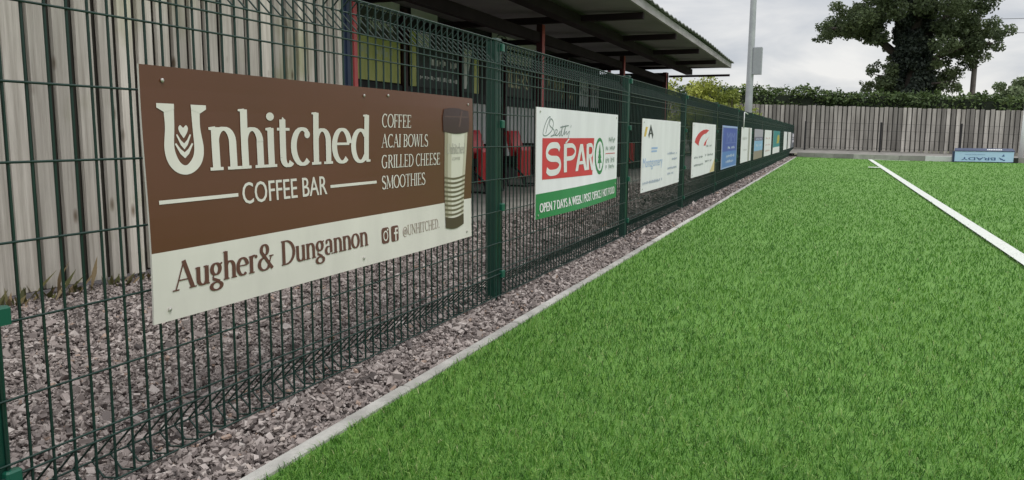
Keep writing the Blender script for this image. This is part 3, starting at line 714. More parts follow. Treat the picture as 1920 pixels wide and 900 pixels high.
p = Print(); p.words(1.05, .33, 1.55, .035, 5, 3); p.words(.15, .21, .85, .03, 9, 4); p.words(.98, .215, 1.7, .035, 7, 5); p.words(.15, .12, .85, .03, 9, 6); p.words(.98, .145, 1.6, .03, 7, 7); p.build('small_lettering', GREY, s4, d)
p = Print(); p.poly([(1.45, .004), (1.89, .004), (1.89, .17)]); p.build('yellow_corner', flat('pale_yellow_ink', (.72, .58, .30)), s4, d)
# 5: blue
s5, d = plain(11.44, 1.92, .30, .63, [flat('mid_blue', (.10, .22, .55)), flat('deep_blue', (.055, .095, .42))], 'upright looking blue board with white lettering, fifth along the fence', bands=[(.25, 0), (9, 1)])
p = Print(); p.rect(.03, .60, 1.89, .627); p.rect(.03, .003, .09, .60); p.rect(1.84, .003, 1.89, .60); p.rect(.09, .003, 1.84, .02); p.build('pale_border', flat('border_blue', (.36, .47, .74)), s5, d)
p = Print(); p.inter('MM', .6, .39, 1.6, .53); p.rect(.45, .37, 1.7, .38); p.build('emblem', flat('emblem_blue', (.17, .23, .55)), s5, d)
p = Print(); p.words(.75, .28, 1.6, .05, 6, 3); p.words(.6, .15, 1.6, .055, 6, 8); p.words(.55, .07, 1.65, .05, 8, 9); p.build('white_lettering', flat('letter_blue_white', (.58, .66, .82)), s5, d)
# 6..12 smaller and smaller down the fence
s6, d = plain(14.02, 1.85, .31, .62, [WHITE], 'plain white board with a grey strip, between the blue board and the striped board')
p = Print(); p.rect(1.25, .004, 1.55, .615); p.build('grey_strip', flat('strip_grey', (.42, .40, .38)), s6, d)
p = Print(); p.words(.2, .4, 1.1, .06, 5, 1); p.words(.2, .2, 1.1, .04, 7, 2); p.build('faint_lettering', flat('faint_ink', (.62, .62, .60)), s6, d)
s7, d = plain(16.6, 2.1, .30, .62, [flat('brown_grey', (.30, .24, .20)), flat('sky_blue', (.25, .47, .72)), flat('dusky_purple', (.16, .14, .24)), flat('mauve_grey', (.42, .39, .47))], 'striped mauve, purple, sky blue and brown board', bands=[(.17, 0), (.38, 1), (.46, 2), (9, 3)])
p = Print(); p.words(.3, .25, 1.8, .07, 5, 3); p.words(.3, .40, 1.8, .04, 7, 4); p.build('white_lettering', flat('letter_blue_white', (.6, .7, .8)), s7, d)
s8, d = plain(19.25, 2.25, .30, .62, [WHITE], 'white board with faint pink lines left of the teal board')
p = Print(); p.words(.3, .40, 1.7, .05, 5, 3); p.words(.3, .25, 1.7, .04, 7, 4); p.words(.3, .10, 1.7, .05, 5, 6); p.build('pink_lettering', flat('pink_ink', (.60, .38, .38)), s8, d)
s9, d = plain(22.1, 3.0, .30, .62, [WHITE, flat('teal', (.03, .25, .27))], 'teal board with a yellow patch and white foot', bands=[(.17, 0), (9, 1)])
p = Print(); p.disc(2.2, .40, .55, .115); p.poly([(1.5, .27), (2.5, .27), (2.4, .34), (1.7, .34)], .0016); p.build('yellow_patch', flat('mustard', (.50, .42, .07)), s9, d)
plain(27.2, 2.0, .32, .60, [WHITE], 'small far white board, first of the three white ones at fence end')
plain(29.9, 2.1, .32, .60, [flat('letter_white', (.8, .8, .8))], 'small far white board, middle of the three at fence end')
sl, d = plain(32.9, 2.4, .32, .58, [flat('far_grey', (.16, .18, .21))], 'small far dark grey board with white marks, last on the fence')
p = Print(); p.rect(.5, .42, 1.9, .54); p.rect(.5, .20, 1.9, .30); p.rect(.4, .35, 1.8, .38); p.build('white_marks', WHITE, sl, d)
# white bent bracket standing above board 6
bp_ = MB(); bp_.tube([(0, 0, -.26), (0, 0, .0), (.0, .10, .012), (0, .62, -.005)], .011, 8)
tag(bp_.build('bent_bracket', WHITEP, None, (SX+.03, 14.05, 1.17), smooth=True), 'thin white bent metal arm on top of the plain white board', 'bracket')

# ------------------------------------------------------------------ near boarded fence
wf = MB(); wx = -3.46; y = -3.0; k = 0
while y < 5.09:
    w = random.uniform(.080, .096); g_ = random.uniform(.026, .042); t = random.uniform(.1, .95); dxx = random.uniform(0, .008)
    tz = 2.36+random.uniform(-.015, .015)
    ww = min(w, 5.09-y)
    wf.box((wx+dxx, y, .025+random.uniform(0, .02)), (wx+.022+dxx, y+ww, tz), 0, t)
    y += w+g_
wfo = wf.build('board_fence', WOODN)
tag(wfo, 'weathered grey vertical board fence on the left behind the mesh', 'fence')
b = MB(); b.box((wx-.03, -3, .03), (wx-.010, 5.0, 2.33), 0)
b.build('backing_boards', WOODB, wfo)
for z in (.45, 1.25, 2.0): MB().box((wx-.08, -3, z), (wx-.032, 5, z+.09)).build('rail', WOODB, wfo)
# rooted weeds at its foot
LEAFY = tworamp('weed_leaf', [(0, (.07, .075, .03)), (.4, (.13, .13, .05)), (1, (.28, .20, .12))], .6, trans=.25)
def weed(x, y, n, h, label):
    V, Fc, t = [], [], []
    for i in range(n):
        a = random.uniform(0, 2*PI); l = random.uniform(.3, 1)*h; b_ = Vector((random.gauss(0, .03), random.gauss(0, .10), 0)); dr = Vector((math.cos(a)*.4+.2, math.sin(a)*.6, random.uniform(.4, 1.2))).normalized()
        tip = b_+dr*l; s_ = dr.cross(Vector((.3, .2, 1))).normalized()*random.uniform(.006, .014); mid = b_+dr*l*.55
        o_ = len(V); V += [b_, mid+s_, tip, mid-s_]; Fc.append((o_, o_+1, o_+2, o_+3)); t.append(random.random())
    tag(npmesh('weed', np.array([tuple(v) for v in V]), np.array(Fc), np.array(t), LEAFY, loc=(x, y, -.01)), label, 'weed', 'weeds at the foot of the board fence')
weed(-3.40, 2.36, 34, .11, 'brownish weed tuft at foot of board fence, leftmost in view')
weed(-3.40, 2.60, 26, .20, 'tall green weed climbing the board fence near the left edge')
weed(-3.40, 2.92, 18, .10, 'small weed tuft at board fence left of the coffee bar board')
weed(-3.40, 3.12, 22, .10, 'low weed tuft at board fence beside coffee bar board edge')

# ------------------------------------------------------------------ spectator stand
stand = empty('spectator_stand', (-4.2, 11.5, 0), 'low dark spectator stand with a flat projecting roof behind the fence', 'stand')
def st(mb, name, m, **k):
    o = mb.build(name, m, None, **k); o.parent = stand; o.matrix_parent_inverse = Matrix.Translation((4.2, -11.5, 0)); return o
Y1, Y2 = 5.05, 17.72
PX = -3.5; BW = -5.0
st(MB().box((BW-.10, Y1, .03), (BW-.03, Y2+.1, 2.72)), 'back_wall', DARKW)
cl = MB(); n = int((Y2-Y1)/.10)
for i in range(n):
    y = Y1+i*.10
    cl.add([(BW-.028, y, .42), (BW-.028, y+.035, .42), (BW-.004, y+.05, .42), (BW-.004, y+.085, .42), (BW-.028, y+.1, .42),
            (BW-.028, y, 1.24), (BW-.028, y+.035, 1.24), (BW-.004, y+.05, 1.24), (BW-.004, y+.085, 1.24), (BW-.028, y+.1, 1.24)], [(k, k+1, k+6, k+5) for k in range(4)])
st(cl, 'ribbed_cladding', CLAD)
st(MB().box((BW-.028, Y1, 1.245), (BW+.04, Y2, 1.375)), 'wall_rail', RAILB)
st(MB().box((-5.1, Y2+.005, .03), (PX+.06, Y2+.07, 2.16)), 'end_wall', DARKW)
st(MB().box((-5.05, Y1-.07, .03), (PX-.05, Y1-.005, 2.25)), 'end_wall', DARKW)
sh = MB()
for k in range(3): sh.box((PX-.06, 5.10+k*.04, .03), (PX+.062+(.012 if k % 2 else 0), 5.138+k*.04, 2.25))
st(sh, 'navy_sheet', NAVY)
for i, y in enumerate((5.255, 9.58, 13.82, 17.66)):
    w_ = .05 if i else .025
    pmb = MB(); xf = .05 if i else .075; pmb.box((PX-.03, y-w_, .03), (PX+xf-.005, y+w_, 2.16), 0)
    pmb.box((PX+xf-.0045, y-w_+.002, .03), (PX+xf, y+w_-.002, 2.16), 1)  # lit red front on darker sides: face shading put into the colours
    st(pmb, 'post', [MAROON if i else REDP, REDP])
for i in range(7):
    y = 7.45+i*1.62
    st(MB().box((BW-.0, y+1.19, .03), (BW+.07, y+1.27, 2.3)), 'wall_post', MAROON)
def roof_z(x): return 2.235+(-2.1-x)*.035
st(MB().box((PX-.05, Y1, 1.94), (PX+.02, Y2, 2.06)), 'eaves_beam', STEELD)
st(MB().box((-3.04, Y1, 2.10), (-2.90, Y2-.02, 2.215)), 'purlin', STEELD)
for i in range(9):
    y = 5.2+i*2.11
    if y > Y2: break
    st(MB().box((-5.0, y-.04, 2.15), (-2.14, y+.045, 2.225)), 'rafter', STEELD)
rf = MB()
x0, x1 = -5.25, -2.1
rf.add([(x0, Y1-.2, 2.36), (x1, Y1-.2, 2.238), (x1, Y2+.15, 2.238), (x0, Y2+.15, 2.36)], [(0, 1, 2, 3)])
st(rf, 'soffit', SOFFIT, fix=False)
rt = MB(); n = 172; yy = [Y1-.25+i*(Y2-Y1+.5)/n for i in range(n+1)]
wv = [.011*math.sin(i*PI/2) for i in range(n+1)]
for i in range(n):
    a, c = yy[i], yy[i+1]; sag = lambda y_: .05*math.sin((y_-Y1)*.9)*.3
    rt.add([(x0, a, 2.47+wv[i]), (x1+.05, a, 2.375+wv[i]+sag(a)), (x1+.05, c, 2.375+wv[i+1]+sag(c)), (x0, c, 2.47+wv[i+1]), (x0, a, 2.46+wv[i]), (x1+.05, a, 2.36+wv[i]+sag(a)), (x1+.05, c, 2.36+wv[i+1]+sag(c)), (x0, c, 2.46+wv[i+1])], [(0, 1, 2, 3), (7, 6, 5, 4), (1, 5, 6, 2)])
st(rt, 'roof_sheet', ROOFT, fix=False)
st(MB().box((x1-.03, Y1-.2, 2.235), (x1+.004, Y2+.16, 2.335)), 'fascia', FASCIA)
st(MB().box((PX+.06, Y2+.09, 2.06), (x1-.02, Y2+.15, 2.105)), 'end_tie', STEELD)
st(MB().box((-5.2, Y2+.09, 2.245), (x1-.05, Y2+.13, 2.34)), 'barge_board', STEELD)

# banners and boards on the stand's back wall
GB = 'banners along the back wall of the stand'
def banner(y0, y1, z0, z1, mats, label, bands=None, x=BW+.02):
    o = board('wall_banner', (x, y0, z0), y1-y0, z1-z0, mats+[RAILB], label, 'banner', GB, bands=bands, nu=4, nv=4, th=.008); return o
LIME = mat('lime_print', (.80, .79, .34), .6, col2=(.52, .56, .14), scale=3, stretch=(1, 1.6, .4)); DKB = flat('charcoal_print', (.030, .045, .045), .5, .3)
PALEL = flat('pale_letter', (.80, .82, .80)); CREAML = flat('cream_letter', (.62, .58, .38))
w1 = banner(7.60, 8.62, 1.395, 1.885, [LIME], 'yellow green banner with pale lettering left of the charcoal banner in the stand')
Print().words(.1, .28, .95, .12, 8, 3).build('pale_lettering', flat('soft_letter', (.72, .76, .55)), w1)
w0 = banner(7.55, 8.55, 1.90, 2.20, [flat('dim_grey', (.10, .105, .107))], 'dim grey board with white lettering above the yellow green banner')
Print().words(.1, .05, .92, .17, 6, 5).build('white_lettering', PALEL, w0)
w2 = banner(8.86, 10.95, 1.385, 2.08, [DKB], 'charcoal banner with two rows of white lettering and green edge')
p = Print(); p.rect(.0, .0, .16, .69); p.rect(1.93, .0, 2.09, .5); p.build('green_edge', LIME, w2)
p = Print(); p.words(.55, .30, 1.35, .10, 7, 7); p.words(.25, .10, 1.55, .06, 14, 8); p.poly([(1.58, .05), (1.66, .05), (1.85, .62), (1.55, .62)], .0016); p.rect(.18, .5, .55, .69); p.build('white_lettering', PALEL, w2)
w3 = banner(11.75, 13.20, 1.40, 1.93, [flat('black_print', (.028, .028, .024))], 'black banner with tall cream lettering behind the second fence post')
p = Print(); p.inter('TILERS', .1, .15, 1.35, .44); p.build('cream_lettering', CREAML, w3)
w3b = banner(11.75, 13.20, 1.94, 2.13, [flat('dim_white', (.80, .82, .80))], 'pale board above the black cream lettered banner')
w4 = banner(13.85, 15.85, 1.40, 1.98, [flat('olive_black', (.035, .036, .022))], 'olive black banner with dull lettering right of the maroon post')
p = Print(); p.words(.15, .2, 1.2, .25, 5, 5); p.words(1.0, .08, 1.8, .14, 6, 6); p.build('olive_lettering', flat('olive_letter', (.38, .36, .2)), w4)
w5 = banner(16.05, 17.62, 1.36, 1.98, [flat('lilac_white', (.62, .63, .68))], 'pale banner with dark lettering at the far end of the stand')
p = Print(); p.inter('Steve M', .1, .22, 1.4, .42); p.build('dark_lettering', flat('slate_letter', (.10, .13, .14)), w5)
for (a, c, z0, z1, lb) in ((7.62, 8.62, 2.21, 2.36, 'narrow pale board under the stand roof above the dim grey board'), (8.90, 9.62, 2.25, 2.37, 'short pale board under the stand roof above the charcoal banner')):
    banner(a, c, z0, z1, [flat('dim_white', (.80, .82, .80))], lb)
w6 = banner(11.45, 13.45, 2.16, 2.38, [flat('dim_white', (.80, .82, .80))], 'pale board with a dark ring emblem under the stand roof')
p = Print(); p.stroke(arc(.40, .11, .22, .085, 0, 360), .025); p.rect(.36, .05, .44, .16); p.build('ring_emblem', flat('slate_letter', (.1, .13, .14)), w6)

# red tip-up seats in front of the wall
def seat_proto():
    t = empty('stadium_seat', (0, 0, 0), 'x', 'seat', 'red tip-up seats in the stand')
    def extr(prof, y0, y1, name, m, nseg=6, dish=.02):
        mb = MB(); n = len(prof)
        for k in range(nseg):
            a = y0+(y1-y0)*k/nseg; b_ = y0+(y1-y0)*(k+1)/nseg
            da = dish*(1-(2*k/nseg-1)**2); db = dish*(1-(2*(k+1)/nseg-1)**2)
            for i in range(n):
                j = (i+1) % n
                mb.add([(prof[i][0]-da, a, prof[i][1]), (prof[j][0]-da, a, prof[j][1]), (prof[j][0]-db, b_, prof[j][1]), (prof[i][0]-db, b_, prof[i][1])], [(0, 1, 2, 3)])
        mb.add([(x, y0, z) for x, z in prof], [tuple(range(n))]); mb.add([(x, y1, z) for x, z in prof], [tuple(range(n-1, -1, -1))])
        return mb.build(name, m, t)
    extr([(.0, .36), (-.03, .50), (-.07, .66), (-.10, .76), (-.085, .80), (-.05, .80), (-.03, .75), (0, .66), (.035, .50), (.06, .36)], -.21, .21, 'backrest', REDS)
    extr([(.10, .12), (.085, .30), (.09, .48), (.11, .56), (.15, .57), (.165, .52), (.15, .32), (.16, .14)], -.20, .20, 'seat_pan', REDS, dish=-.015)
    MB().box((-.10, -.23, .33), (.10, -.19, .44), bev=.005).build('bracket', BLK, t)
    MB().box((-.10, .19, .33), (.10, .23, .44), bev=.005).build('bracket', BLK, t)
    MB().box((-.09, -.34, .27), (-.03, .34, .33)).build('beam', BLK, t)
    fm = MB()
    fm.tube([(-.06, -.30, .28), (.0, -.30, .02), (.26, -.30, .02), (.26, -.30, .14), (.10, -.30, .28)], .016, 6)
    fm.tube([(.26, -.30, .02), (.26, .30, .02)], .014, 6)
    fm.tube([(-.06, .30, .28), (.0, .30, .02), (.26, .30, .02), (.26, .30, .14), (.10, .30, .28)], .016, 6)
    fm.build('frame', BLK, t)
    MB().box((-.04, .30, .30), (.16, .36, .62), bev=.01).build('armrest', BLK, t)
    return t
seat0 = seat_proto(); SY = [9.28, 10.68, 17.3]
SL = ['red folding stadium seat just left of the second fence post, by coffee board edge', 'red folding stadium seat seen between the second fence post and the red block board', 'farthest red folding stadium seat, left of the pale blue lettered board']
for i, y in enumerate(SY):
    s_ = seat0 if i == 0 else copy_tree(seat0)
    s_.location = (-4.25, y, .035); s_['label'] = SL[i]

# ------------------------------------------------------------------ far end
ff = MB(); x = -7.0
while x < 16:
    w = random.uniform(.115, .135); t = random.uniform(0, 1)
    ff.box((x, 34.985, fb_z(x)+.02), (x+w, 35.008, ft_z(x)+random.uniform(-.02, .02)), 0, t)
    x += w+random.uniform(.03, .055)
ffo = tag(ff.build('board_fence', WOODF), 'long grey vertical board fence at the far end below the hedge', 'fence')
bb = MB()
bb.add([(-7, 35.03, fb_z(-7)), (16, 35.03, fb_z(16)), (16, 35.03, ft_z(16)-.03), (-7, 35.03, ft_z(-7)-.03), (-7, 35.06, fb_z(-7)), (16, 35.06, fb_z(16)), (16, 35.06, ft_z(16)-.03), (-7, 35.06, ft_z(-7)-.03)], [(0, 1, 2, 3), (7, 6, 5, 4), (3, 2, 6, 7), (0, 4, 5, 1)])
bb.build('backing_boards', WOODD, ffo)
# low dark mesh fence in front of it
nf = empty('mesh_fence', (1.8, 34.2, .15), 'low black wire fence in front of the far board fence', 'fence')
for xp in (-.98, 1.80, 4.57, 7.34, 10.1):
    zb_ = .12+.6*(fb_z(xp)-.12)
    MB().box((xp-1.8-.035, -.035, zb_-.2), (xp-1.8+.035, .035, zb_+1.03), bev=.005).build('post', BLK, nf)
nw = MB()
for z in (.17, .5, .85, 1.13): nw.tube([(-2.8, 0, z+.06), (8.3, 0, z-.20)], .004, 4)
for i in range(140):
    xq = -2.8+i*.0793; nw.tube([(xq, 0, .05-.0235*(xq)), (xq, 0, 1.12-.0235*xq)], .0011, 4)
nw.build('mesh_panel', BLK, nf)
# upside-down blue board lying against the kerb
adv = empty('pitchside_board', (4.42, 28.0, 0), 'light blue pitchside board with upside-down lettering against the far kerb', 'advert board', rz=R(-1.5))
LB = flat('light_blue_print', (.48, .66, .92), .5); DB = flat('navy_print', (.018, .035, .095), .45)
MB().box((-.80, -.02, .03), (.78, .02, .34)).build('front_panel', LB, adv)
t_ = MB(); t_.add([(-.82, -.03, .345), (.80, -.03, .345), (.77, .22, .42), (-.79, .22, .42), (-.82, -.03, .365), (.80, -.03, .365), (.77, .22, .44), (-.79, .22, .44)], [(3, 2, 1, 0), (4, 5, 6, 7), (0, 1, 5, 4), (1, 2, 6, 5), (2, 3, 7, 6), (3, 0, 4, 7)])
t_.build('top_panel', DB, adv)
MB().box((-.85, -.03, .01), (-.805, .25, .34)).build('end_cheek', DB, adv); MB().box((.785, -.03, .01), (.90, .22, .16)).build('foot', BLK, adv)
def on_front(pr_, name, m):
    mb = MB()
    for pp, l in pr_.polys: mb.add([(u, -.022-l, v) for u, v in pp], [tuple(range(len(pp)))])
    return mb.build(name, m, adv, fix=False)
on_front(Print().inter('BRADY', -.62, .075, .30, .165, turn=True, bold=.008), 'name_lettering', flat('navy_letter', (.06, .12, .30)))
on_front(Print().inter('CONSTRUCTION', -.52, .235, .02, .262, turn=True), 'small_lettering', flat('mid_letter', (.12, .22, .45)))
p = Print(); p.poly([(.38, .17), (.44, .10), (.52, .08), (.50, .12)]); p.poly([(.46, .20), (.54, .20), (.52, .27)]); p.rect(.50, .07, .56, .10); on_front(p, 'logo', flat('navy_letter', (.06, .12, .30)))
mb = MB()
for i in range(9): mb.add([(.08+i*.045, .04+.0, .388), (.08+i*.045+.032, .04, .388), (.08+i*.045+.032, .13, .415), (.08+i*.045, .13, .415)], [(0, 1, 2, 3)])
mb.build('white_lettering', PALEL, adv)
# white goal just inside the right edge
gl = empty('goal', (5.69, 29.6, 0), 'white goal frame at the right edge of the far end', 'goal')
g_ = MB(); g_.tube([(0, 0, .0), (.05, 0, 2.0)], .07, 10); g_.build('goal_post', WHITEP, gl, smooth=True)
g_ = MB(); g_.tube([(.03, 0, 2.0), (3.7, 0, 2.0)], .06, 10); g_.build('crossbar', WHITEP, gl, smooth=True)
g_ = MB(); g_.tube([(3.67, 0, 2.0), (3.7, 0, 0)], .065, 10); g_.build('goal_post', WHITEP, gl, smooth=True)
g_ = MB(); g_.tube([(-.1, -.02, .05), (.6, 1.0, .05), (3.1, 1.0, .05), (3.7, 0, .05)], .05, 8); g_.build('base_bar', WHITEP, gl, smooth=True)

# floodlight column with a box
fl = empty('floodlight_column', (-2.6, 27.4, 0), 'tall galvanised floodlight column with a grey box behind the mesh fence', 'lamp post')
g_ = MB(); g_.tube([(0, 0, -.1), (0, 0, 2), (0, 0, 5), (0, 0, 10)], [.125, .118, .10, .075], 14); g_.build('column', GALV, fl, smooth=True)
MB().box((.07, -.12, 2.78), (.36, .10, 3.66), bev=.02).build('control_box', mat('grey_box', (.33, .35, .37), .55, var=.1), fl)
MB().box((-.10, -.15, 9.9), (.9, .15, 10.0)).build('crossarm', GALV, fl)
for xx in (.05, .6): MB().box((xx, -.32, 9.55), (xx+.4, -.1, 9.88), bev=.02).build('floodlight', GALV, fl)

# ------------------------------------------------------------------ vegetation
def leafcloud(name, centers, radii, n, size, m, parent=None, flatten=.8, shell=.55, loc=None):
    """leaf-sized quads scattered through ellipsoid clumps; each clump has its own tone"""
    centers = np.array(centers, float); radii = np.array(radii, float)
    if radii.ndim == 1: radii = np.stack([radii, radii, radii*flatten], 1)
    vol = radii.prod(1)**.72; pr = vol/vol.sum(); c = RNG.choice(len(centers), n, p=pr)
    d = RNG.normal(size=(n, 3)); d /= np.linalg.norm(d, axis=1, keepdims=True)
    rr = shell+(1-shell)*RNG.random(n)**.6; rr = np.where(RNG.random(n) < .12, rr*1.18, rr)
    P = centers[c]+d*rr[:, None]*radii[c]
    nrm = RNG.normal(size=(n, 3))+d*.7+np.array([0, 0, .5]); nrm /= np.linalg.norm(nrm, axis=1, keepdims=True)
    a = np.cross(nrm, RNG.normal(size=(n, 3))); a /= np.linalg.norm(a, axis=1, keepdims=True); b_ = np.cross(nrm, a)
    s_ = size*RNG.uniform(.55, 1.35, n)
    A_, B_ = a*s_[:, None]*.5, b_*s_[:, None]*.32
    V = np.stack([P-A_, P-B_, P+A_, P+B_], 1).reshape(-1, 3)
    Fq = np.arange(n*4).reshape(-1, 4)
    ct = RNG.normal(0, .13, len(centers))
    t = np.clip(.5+ct[c]+RNG.normal(0, .16, n), 0, 1)
    return npmesh(name, V, Fq, t, m, parent, loc=loc)
OAK = tworamp('oak_leaf', [(0, (.066, .092, .055)), (.5, (.125, .168, .082)), (1, (.20, .255, .115))], .6, trans=.3)  # leaf greens lightened to stand for slight haze
IVY = tworamp('ivy_leaf', [(0, (.024, .034, .030)), (.5, (.042, .058, .045)), (1, (.07, .092, .06))], .5, trans=.1)
HEDGE = tworamp('hedge_leaf', [(0, (.034, .062, .02)), (.5, (.072, .115, .036)), (1, (.15, .20, .065))], .6, trans=.2)
YEL = tworamp('yellow_green_leaf', [(0, (.16, .19, .035)), (.5, (.34, .38, .07)), (1, (.52, .54, .14))], .6, trans=.3)
PALET = tworamp('hazy_leaf', [(0, (.10, .14, .08)), (.5, (.16, .21, .11)), (1, (.24, .30, .15))], .7, trans=.2)  # distance haze put into the paler leaf colours
DIM = mat('twig_shade', (.018, .026, .014), 1)  # near-black fill colour standing for shade deep inside the hedge
# trimmed hedge along the whole far end
hc, hr = [], []; x = -12.
while x < 20:
    top = 2.78-.038*(x+1.3)+(.0 if x > -1 else .12)
    for k in range(3):
        hc.append((x+random.uniform(-.2, .2), 36.9+random.uniform(-.35, .5), 1.45+random.uniform(-.25, .25)+k*.3)); r_ = random.uniform(.38, .55); hr.append((r_*1.2, r_, r_*.9))
    hc.append((x+random.uniform(-.2, .2), 36.9+random.uniform(-.3, .4), top-.30+random.uniform(-.06, .06))); hr.append((.55, .5, .30))
    if random.random() < .35: hc.append((x, 36.8, top-.02)); hr.append((.12, .12, .2))
    x += .42
hd = empty('hedge', (3, 36.9, 0), 'long dense dark green hedge above the far board fence', 'hedge')
o = leafcloud('foliage', [(a-3, b_-36.9, c) for a, b_, c in hc], hr, 90000, .13, HEDGE, hd, shell=.45)
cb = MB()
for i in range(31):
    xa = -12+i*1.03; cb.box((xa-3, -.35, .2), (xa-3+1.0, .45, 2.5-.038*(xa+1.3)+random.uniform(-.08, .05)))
cb.build('shade_core', DIM, hd)
# yellow green bushes beyond the stand
def bush(x, y, w, h, m, label, n=5200, size=.11, name='bush', group=None):
    e = empty(name, (x, y, 0), label, 'bush', group); cs, rs = [], []
    for i in range(16):
        a = random.uniform(0, 2*PI); q = random.random()**.6; z = random.uniform(.25, .9)*h
        k = .5*w*q*(1.05-.5*z/h); cs.append((math.cos(a)*k, math.sin(a)*k, z)); rs.append(random.uniform(.16, .30)*w)
    cs.append((0, 0, h*.86)); rs.append(.2*w)
    for i in range(7): cs.append((random.uniform(-.4, .4)*w, random.uniform(-.2, .2)*w, h*random.uniform(.88, 1.02))); rs.append(.06*w)
    leafcloud('foliage', cs, rs, n, size, m, e, shell=.3)
    sm = MB()
    for i in range(6):
        a = random.uniform(0, 2*PI); sm.tube([(0.05*math.cos(a), .05*math.sin(a), -.1), (.15*w*math.cos(a), .15*w*math.sin(a), .4*h), (.3*w*math.cos(a), .3*w*math.sin(a), .8*h)], [.03, .02, .01], 5)
    sm.build('stem', BARK, e); return e
GY = 'yellow green bushes beyond the stand'
bush(-6.3, 31.0, 2.0, 2.95, YEL, 'bright yellow green bush against the end wall of the stand', group=GY)
bush(-5.0, 31.4, 2.0, 2.95, YEL, 'middle yellow green bush between stand and lamp column', group=GY)
bush(-3.75, 32.2, 1.9, 2.72, tworamp('lime_leaf', [(0, (.12, .16, .03)), (.5, (.25, .30, .06)), (1, (.40, .44, .12))], .6, trans=.3), 'darker yellow green bush left of the lamp column', group=GY)
# oak: ivy-clad trunk, forked limbs, ragged crown
oak = empty('oak_tree', (3.6, 45, 0), 'big dark oak with ivy-clad trunk rising behind the far hedge', 'tree')
def rel(x, z, y=0): return (x-3.6, y, z)
tr = MB(); tr.tube([(0, 0, -.3), (-.05, 0, 2), (.0, 0, 4.5), (.05, .1, 7), (.1, 0, 9.5)], [.6, .48, .40, .30, .15], 12)
tr.build('trunk', BARK, oak, smooth=True)
limbs = [([(0, 0, 4.2), (-1.5, .2, 5.6), (-3.0, .1, 6.3), (-4.3, -.2, 6.3)], .24), ([(0, 0, 3.9), (1.3, -.3, 4.9), (2.6, -.3, 5.3), (3.4, -.2, 5.3)], .2), ([(0, 0, 5.2), (1.5, .4, 6.8), (3.2, .3, 7.6)], .2), ([(0, 0, 5.5), (-1.4, -.3, 7.4), (-2.6, 0, 8.8)], .2), ([(0, 0, 3.0), (-.8, -.5, 3.6), (-1.7, -.5, 3.9)], .1), ([(0, 0, 3.0), (.9, -.5, 3.4), (1.9, -.4, 3.5)], .1), ([(0, 0, 6.5), (.3, -1.5, 7.5), (.2, -2.8, 8)], .18), ([(0, 0, 6.5), (-.4, 1.7, 7.8)], .18)]
lb = MB()
for pts, r_ in limbs: lb.tube(pts, [r_*(1-.75*i/(len(pts)-1)) for i in range(len(pts))], 7)
cs, rs = [], []
def lobe(x0, x1, z0, z1, n, r, yd=1.0):
    for i in range(n): cs.append((random.uniform(x0, x1)-3.6, random.gauss(0, yd), random.uniform(z0, z1))); rs.append(r*random.uniform(.65, 1.25))
lobe(-.7, 1.4, 5.6, 6.5, 14, .42); lobe(-.2, 2.2, 6.1, 7.4, 16, .55); lobe(-.9, -.2, 6.0, 6.4, 5, .28); lobe(.2, 2.4, 5.6, 6.8, 12, .42); lobe(1.3, 2.2, 5.4, 6.2, 6, .40)
lobe(1.5, 5.8, 6.6, 9.8, 52, .70, 1.6); lobe(4.6, 6.6, 5.0, 6.6, 18, .50); lobe(6.2, 7.5, 4.7, 5.9, 12, .34); lobe(5.0, 6.4, 4.3, 5.2, 8, .36); lobe(5.6, 7.0, 6.0, 7.8, 12, .5)
lobe(1.6, 2.7, 3.3, 4.3, 11, .34); lobe(2.2, 3.0, 3.0, 4.2, 8, .36); lobe(4.4, 5.8, 3.0, 4.0, 14, .38); lobe(1.5, 2.0, 3.1, 3.5, 4, .25); lobe(.5, 6.5, 8.5, 11.5, 40, .8, 1.8); lobe(2.4, 3.2, 4.2, 5.4, 7, .3); lobe(4.2, 4.9, 4.2, 5.0, 5, .32)
nl = len(cs)
for i in range(190):
    j = random.randrange(nl); a = random.uniform(0, 2*PI); q = rs[j]*random.uniform(.9, 1.5)
    cs.append((cs[j][0]+q*math.cos(a), cs[j][1]+random.gauss(0, .3), cs[j][2]+q*.85*math.sin(a))); rs.append(random.uniform(.09, .2))
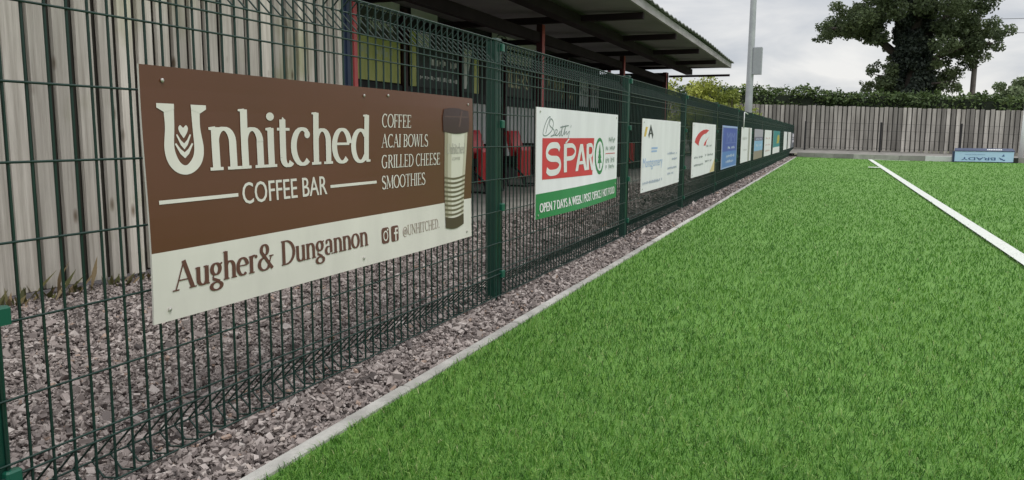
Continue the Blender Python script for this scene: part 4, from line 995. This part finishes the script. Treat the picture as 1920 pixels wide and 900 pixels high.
for i in range(0):
    j = random.randrange(len(cs)); a = Vector(cs[j]); z = max(2.8, a.z-1.2); s0 = Vector((a.x*.35, a.y*.3, z)); lb.tube([s0, (s0+a)/2+Vector((0, 0, .2)), a], [.035, .025, .01], 5)
lb.build('limbs', BARK, oak, smooth=True)
leafcloud('crown', cs, rs, 115000, .14, OAK, oak, flatten=.8, shell=.25)
ic, ir = [], []
for i in range(150):
    z = random.uniform(2.2, 9.0); w_ = 1.12-.055*z; a = random.uniform(0, 2*PI); ic.append((w_*math.cos(a)*.8, w_*math.sin(a)*.8, z)); ir.append(random.uniform(.3, .46))
leafcloud('ivy', ic, ir, 52000, .16, IVY, oak, shell=.4)
# utility pole with wires
up = empty('utility_pole', (6.43, 45.5, 0), 'wooden utility pole right of the oak tree', 'pole')
g_ = MB(); g_.tube([(0, 0, -.2), (0, 0, 3.5), (0, 0, 6.75)], [.14, .125, .105], 10); g_.build('pole', mat('pole_wood', (.19, .17, .155), .85, var=.3, scale=4), up, smooth=True)
g_ = MB()
for z0, z1 in ((6.55, 8.3), (5.9, 7.2)):
    pts = []
    for i in range(13):
        f = i/12; pts.append((24*f, 6*f, z0+(z1-z0)*f-1.2*4*f*(1-f)*.35))
    g_.tube(pts, .012, 4)
g_.build('cable', BLK, up)
# distant pale trees at the right
def far_tree(x, y, w, h, label):
    e = empty('tree', (x, y, 0), label, 'tree', 'pale distant trees'); cs, rs = [], []
    for i in range(18):
        a = random.uniform(0, 2*PI); q = random.random()**.5; z = h*(.35+.55*random.random()); k = .42*w*q*(1.1-.6*abs(z/h-.55)*1.6)
        cs.append((math.cos(a)*k, math.sin(a)*k*.7, z)); rs.append(.18*w*random.uniform(.7, 1.2))
    leafcloud('crown', cs, rs, 6000, .24, PALET, e, shell=.3)
    g2 = MB(); g2.tube([(0, 0, -.3), (0, 0, h*.6)], [.2, .08], 7); g2.build('trunk', BARK, e)
far_tree(11.9, 68, 3.4, 5.3, 'small pale round tree beyond the hedge right of the utility pole')
far_tree(15.2, 66, 4.6, 4.7, 'broad pale tree beyond the hedge at the right edge')
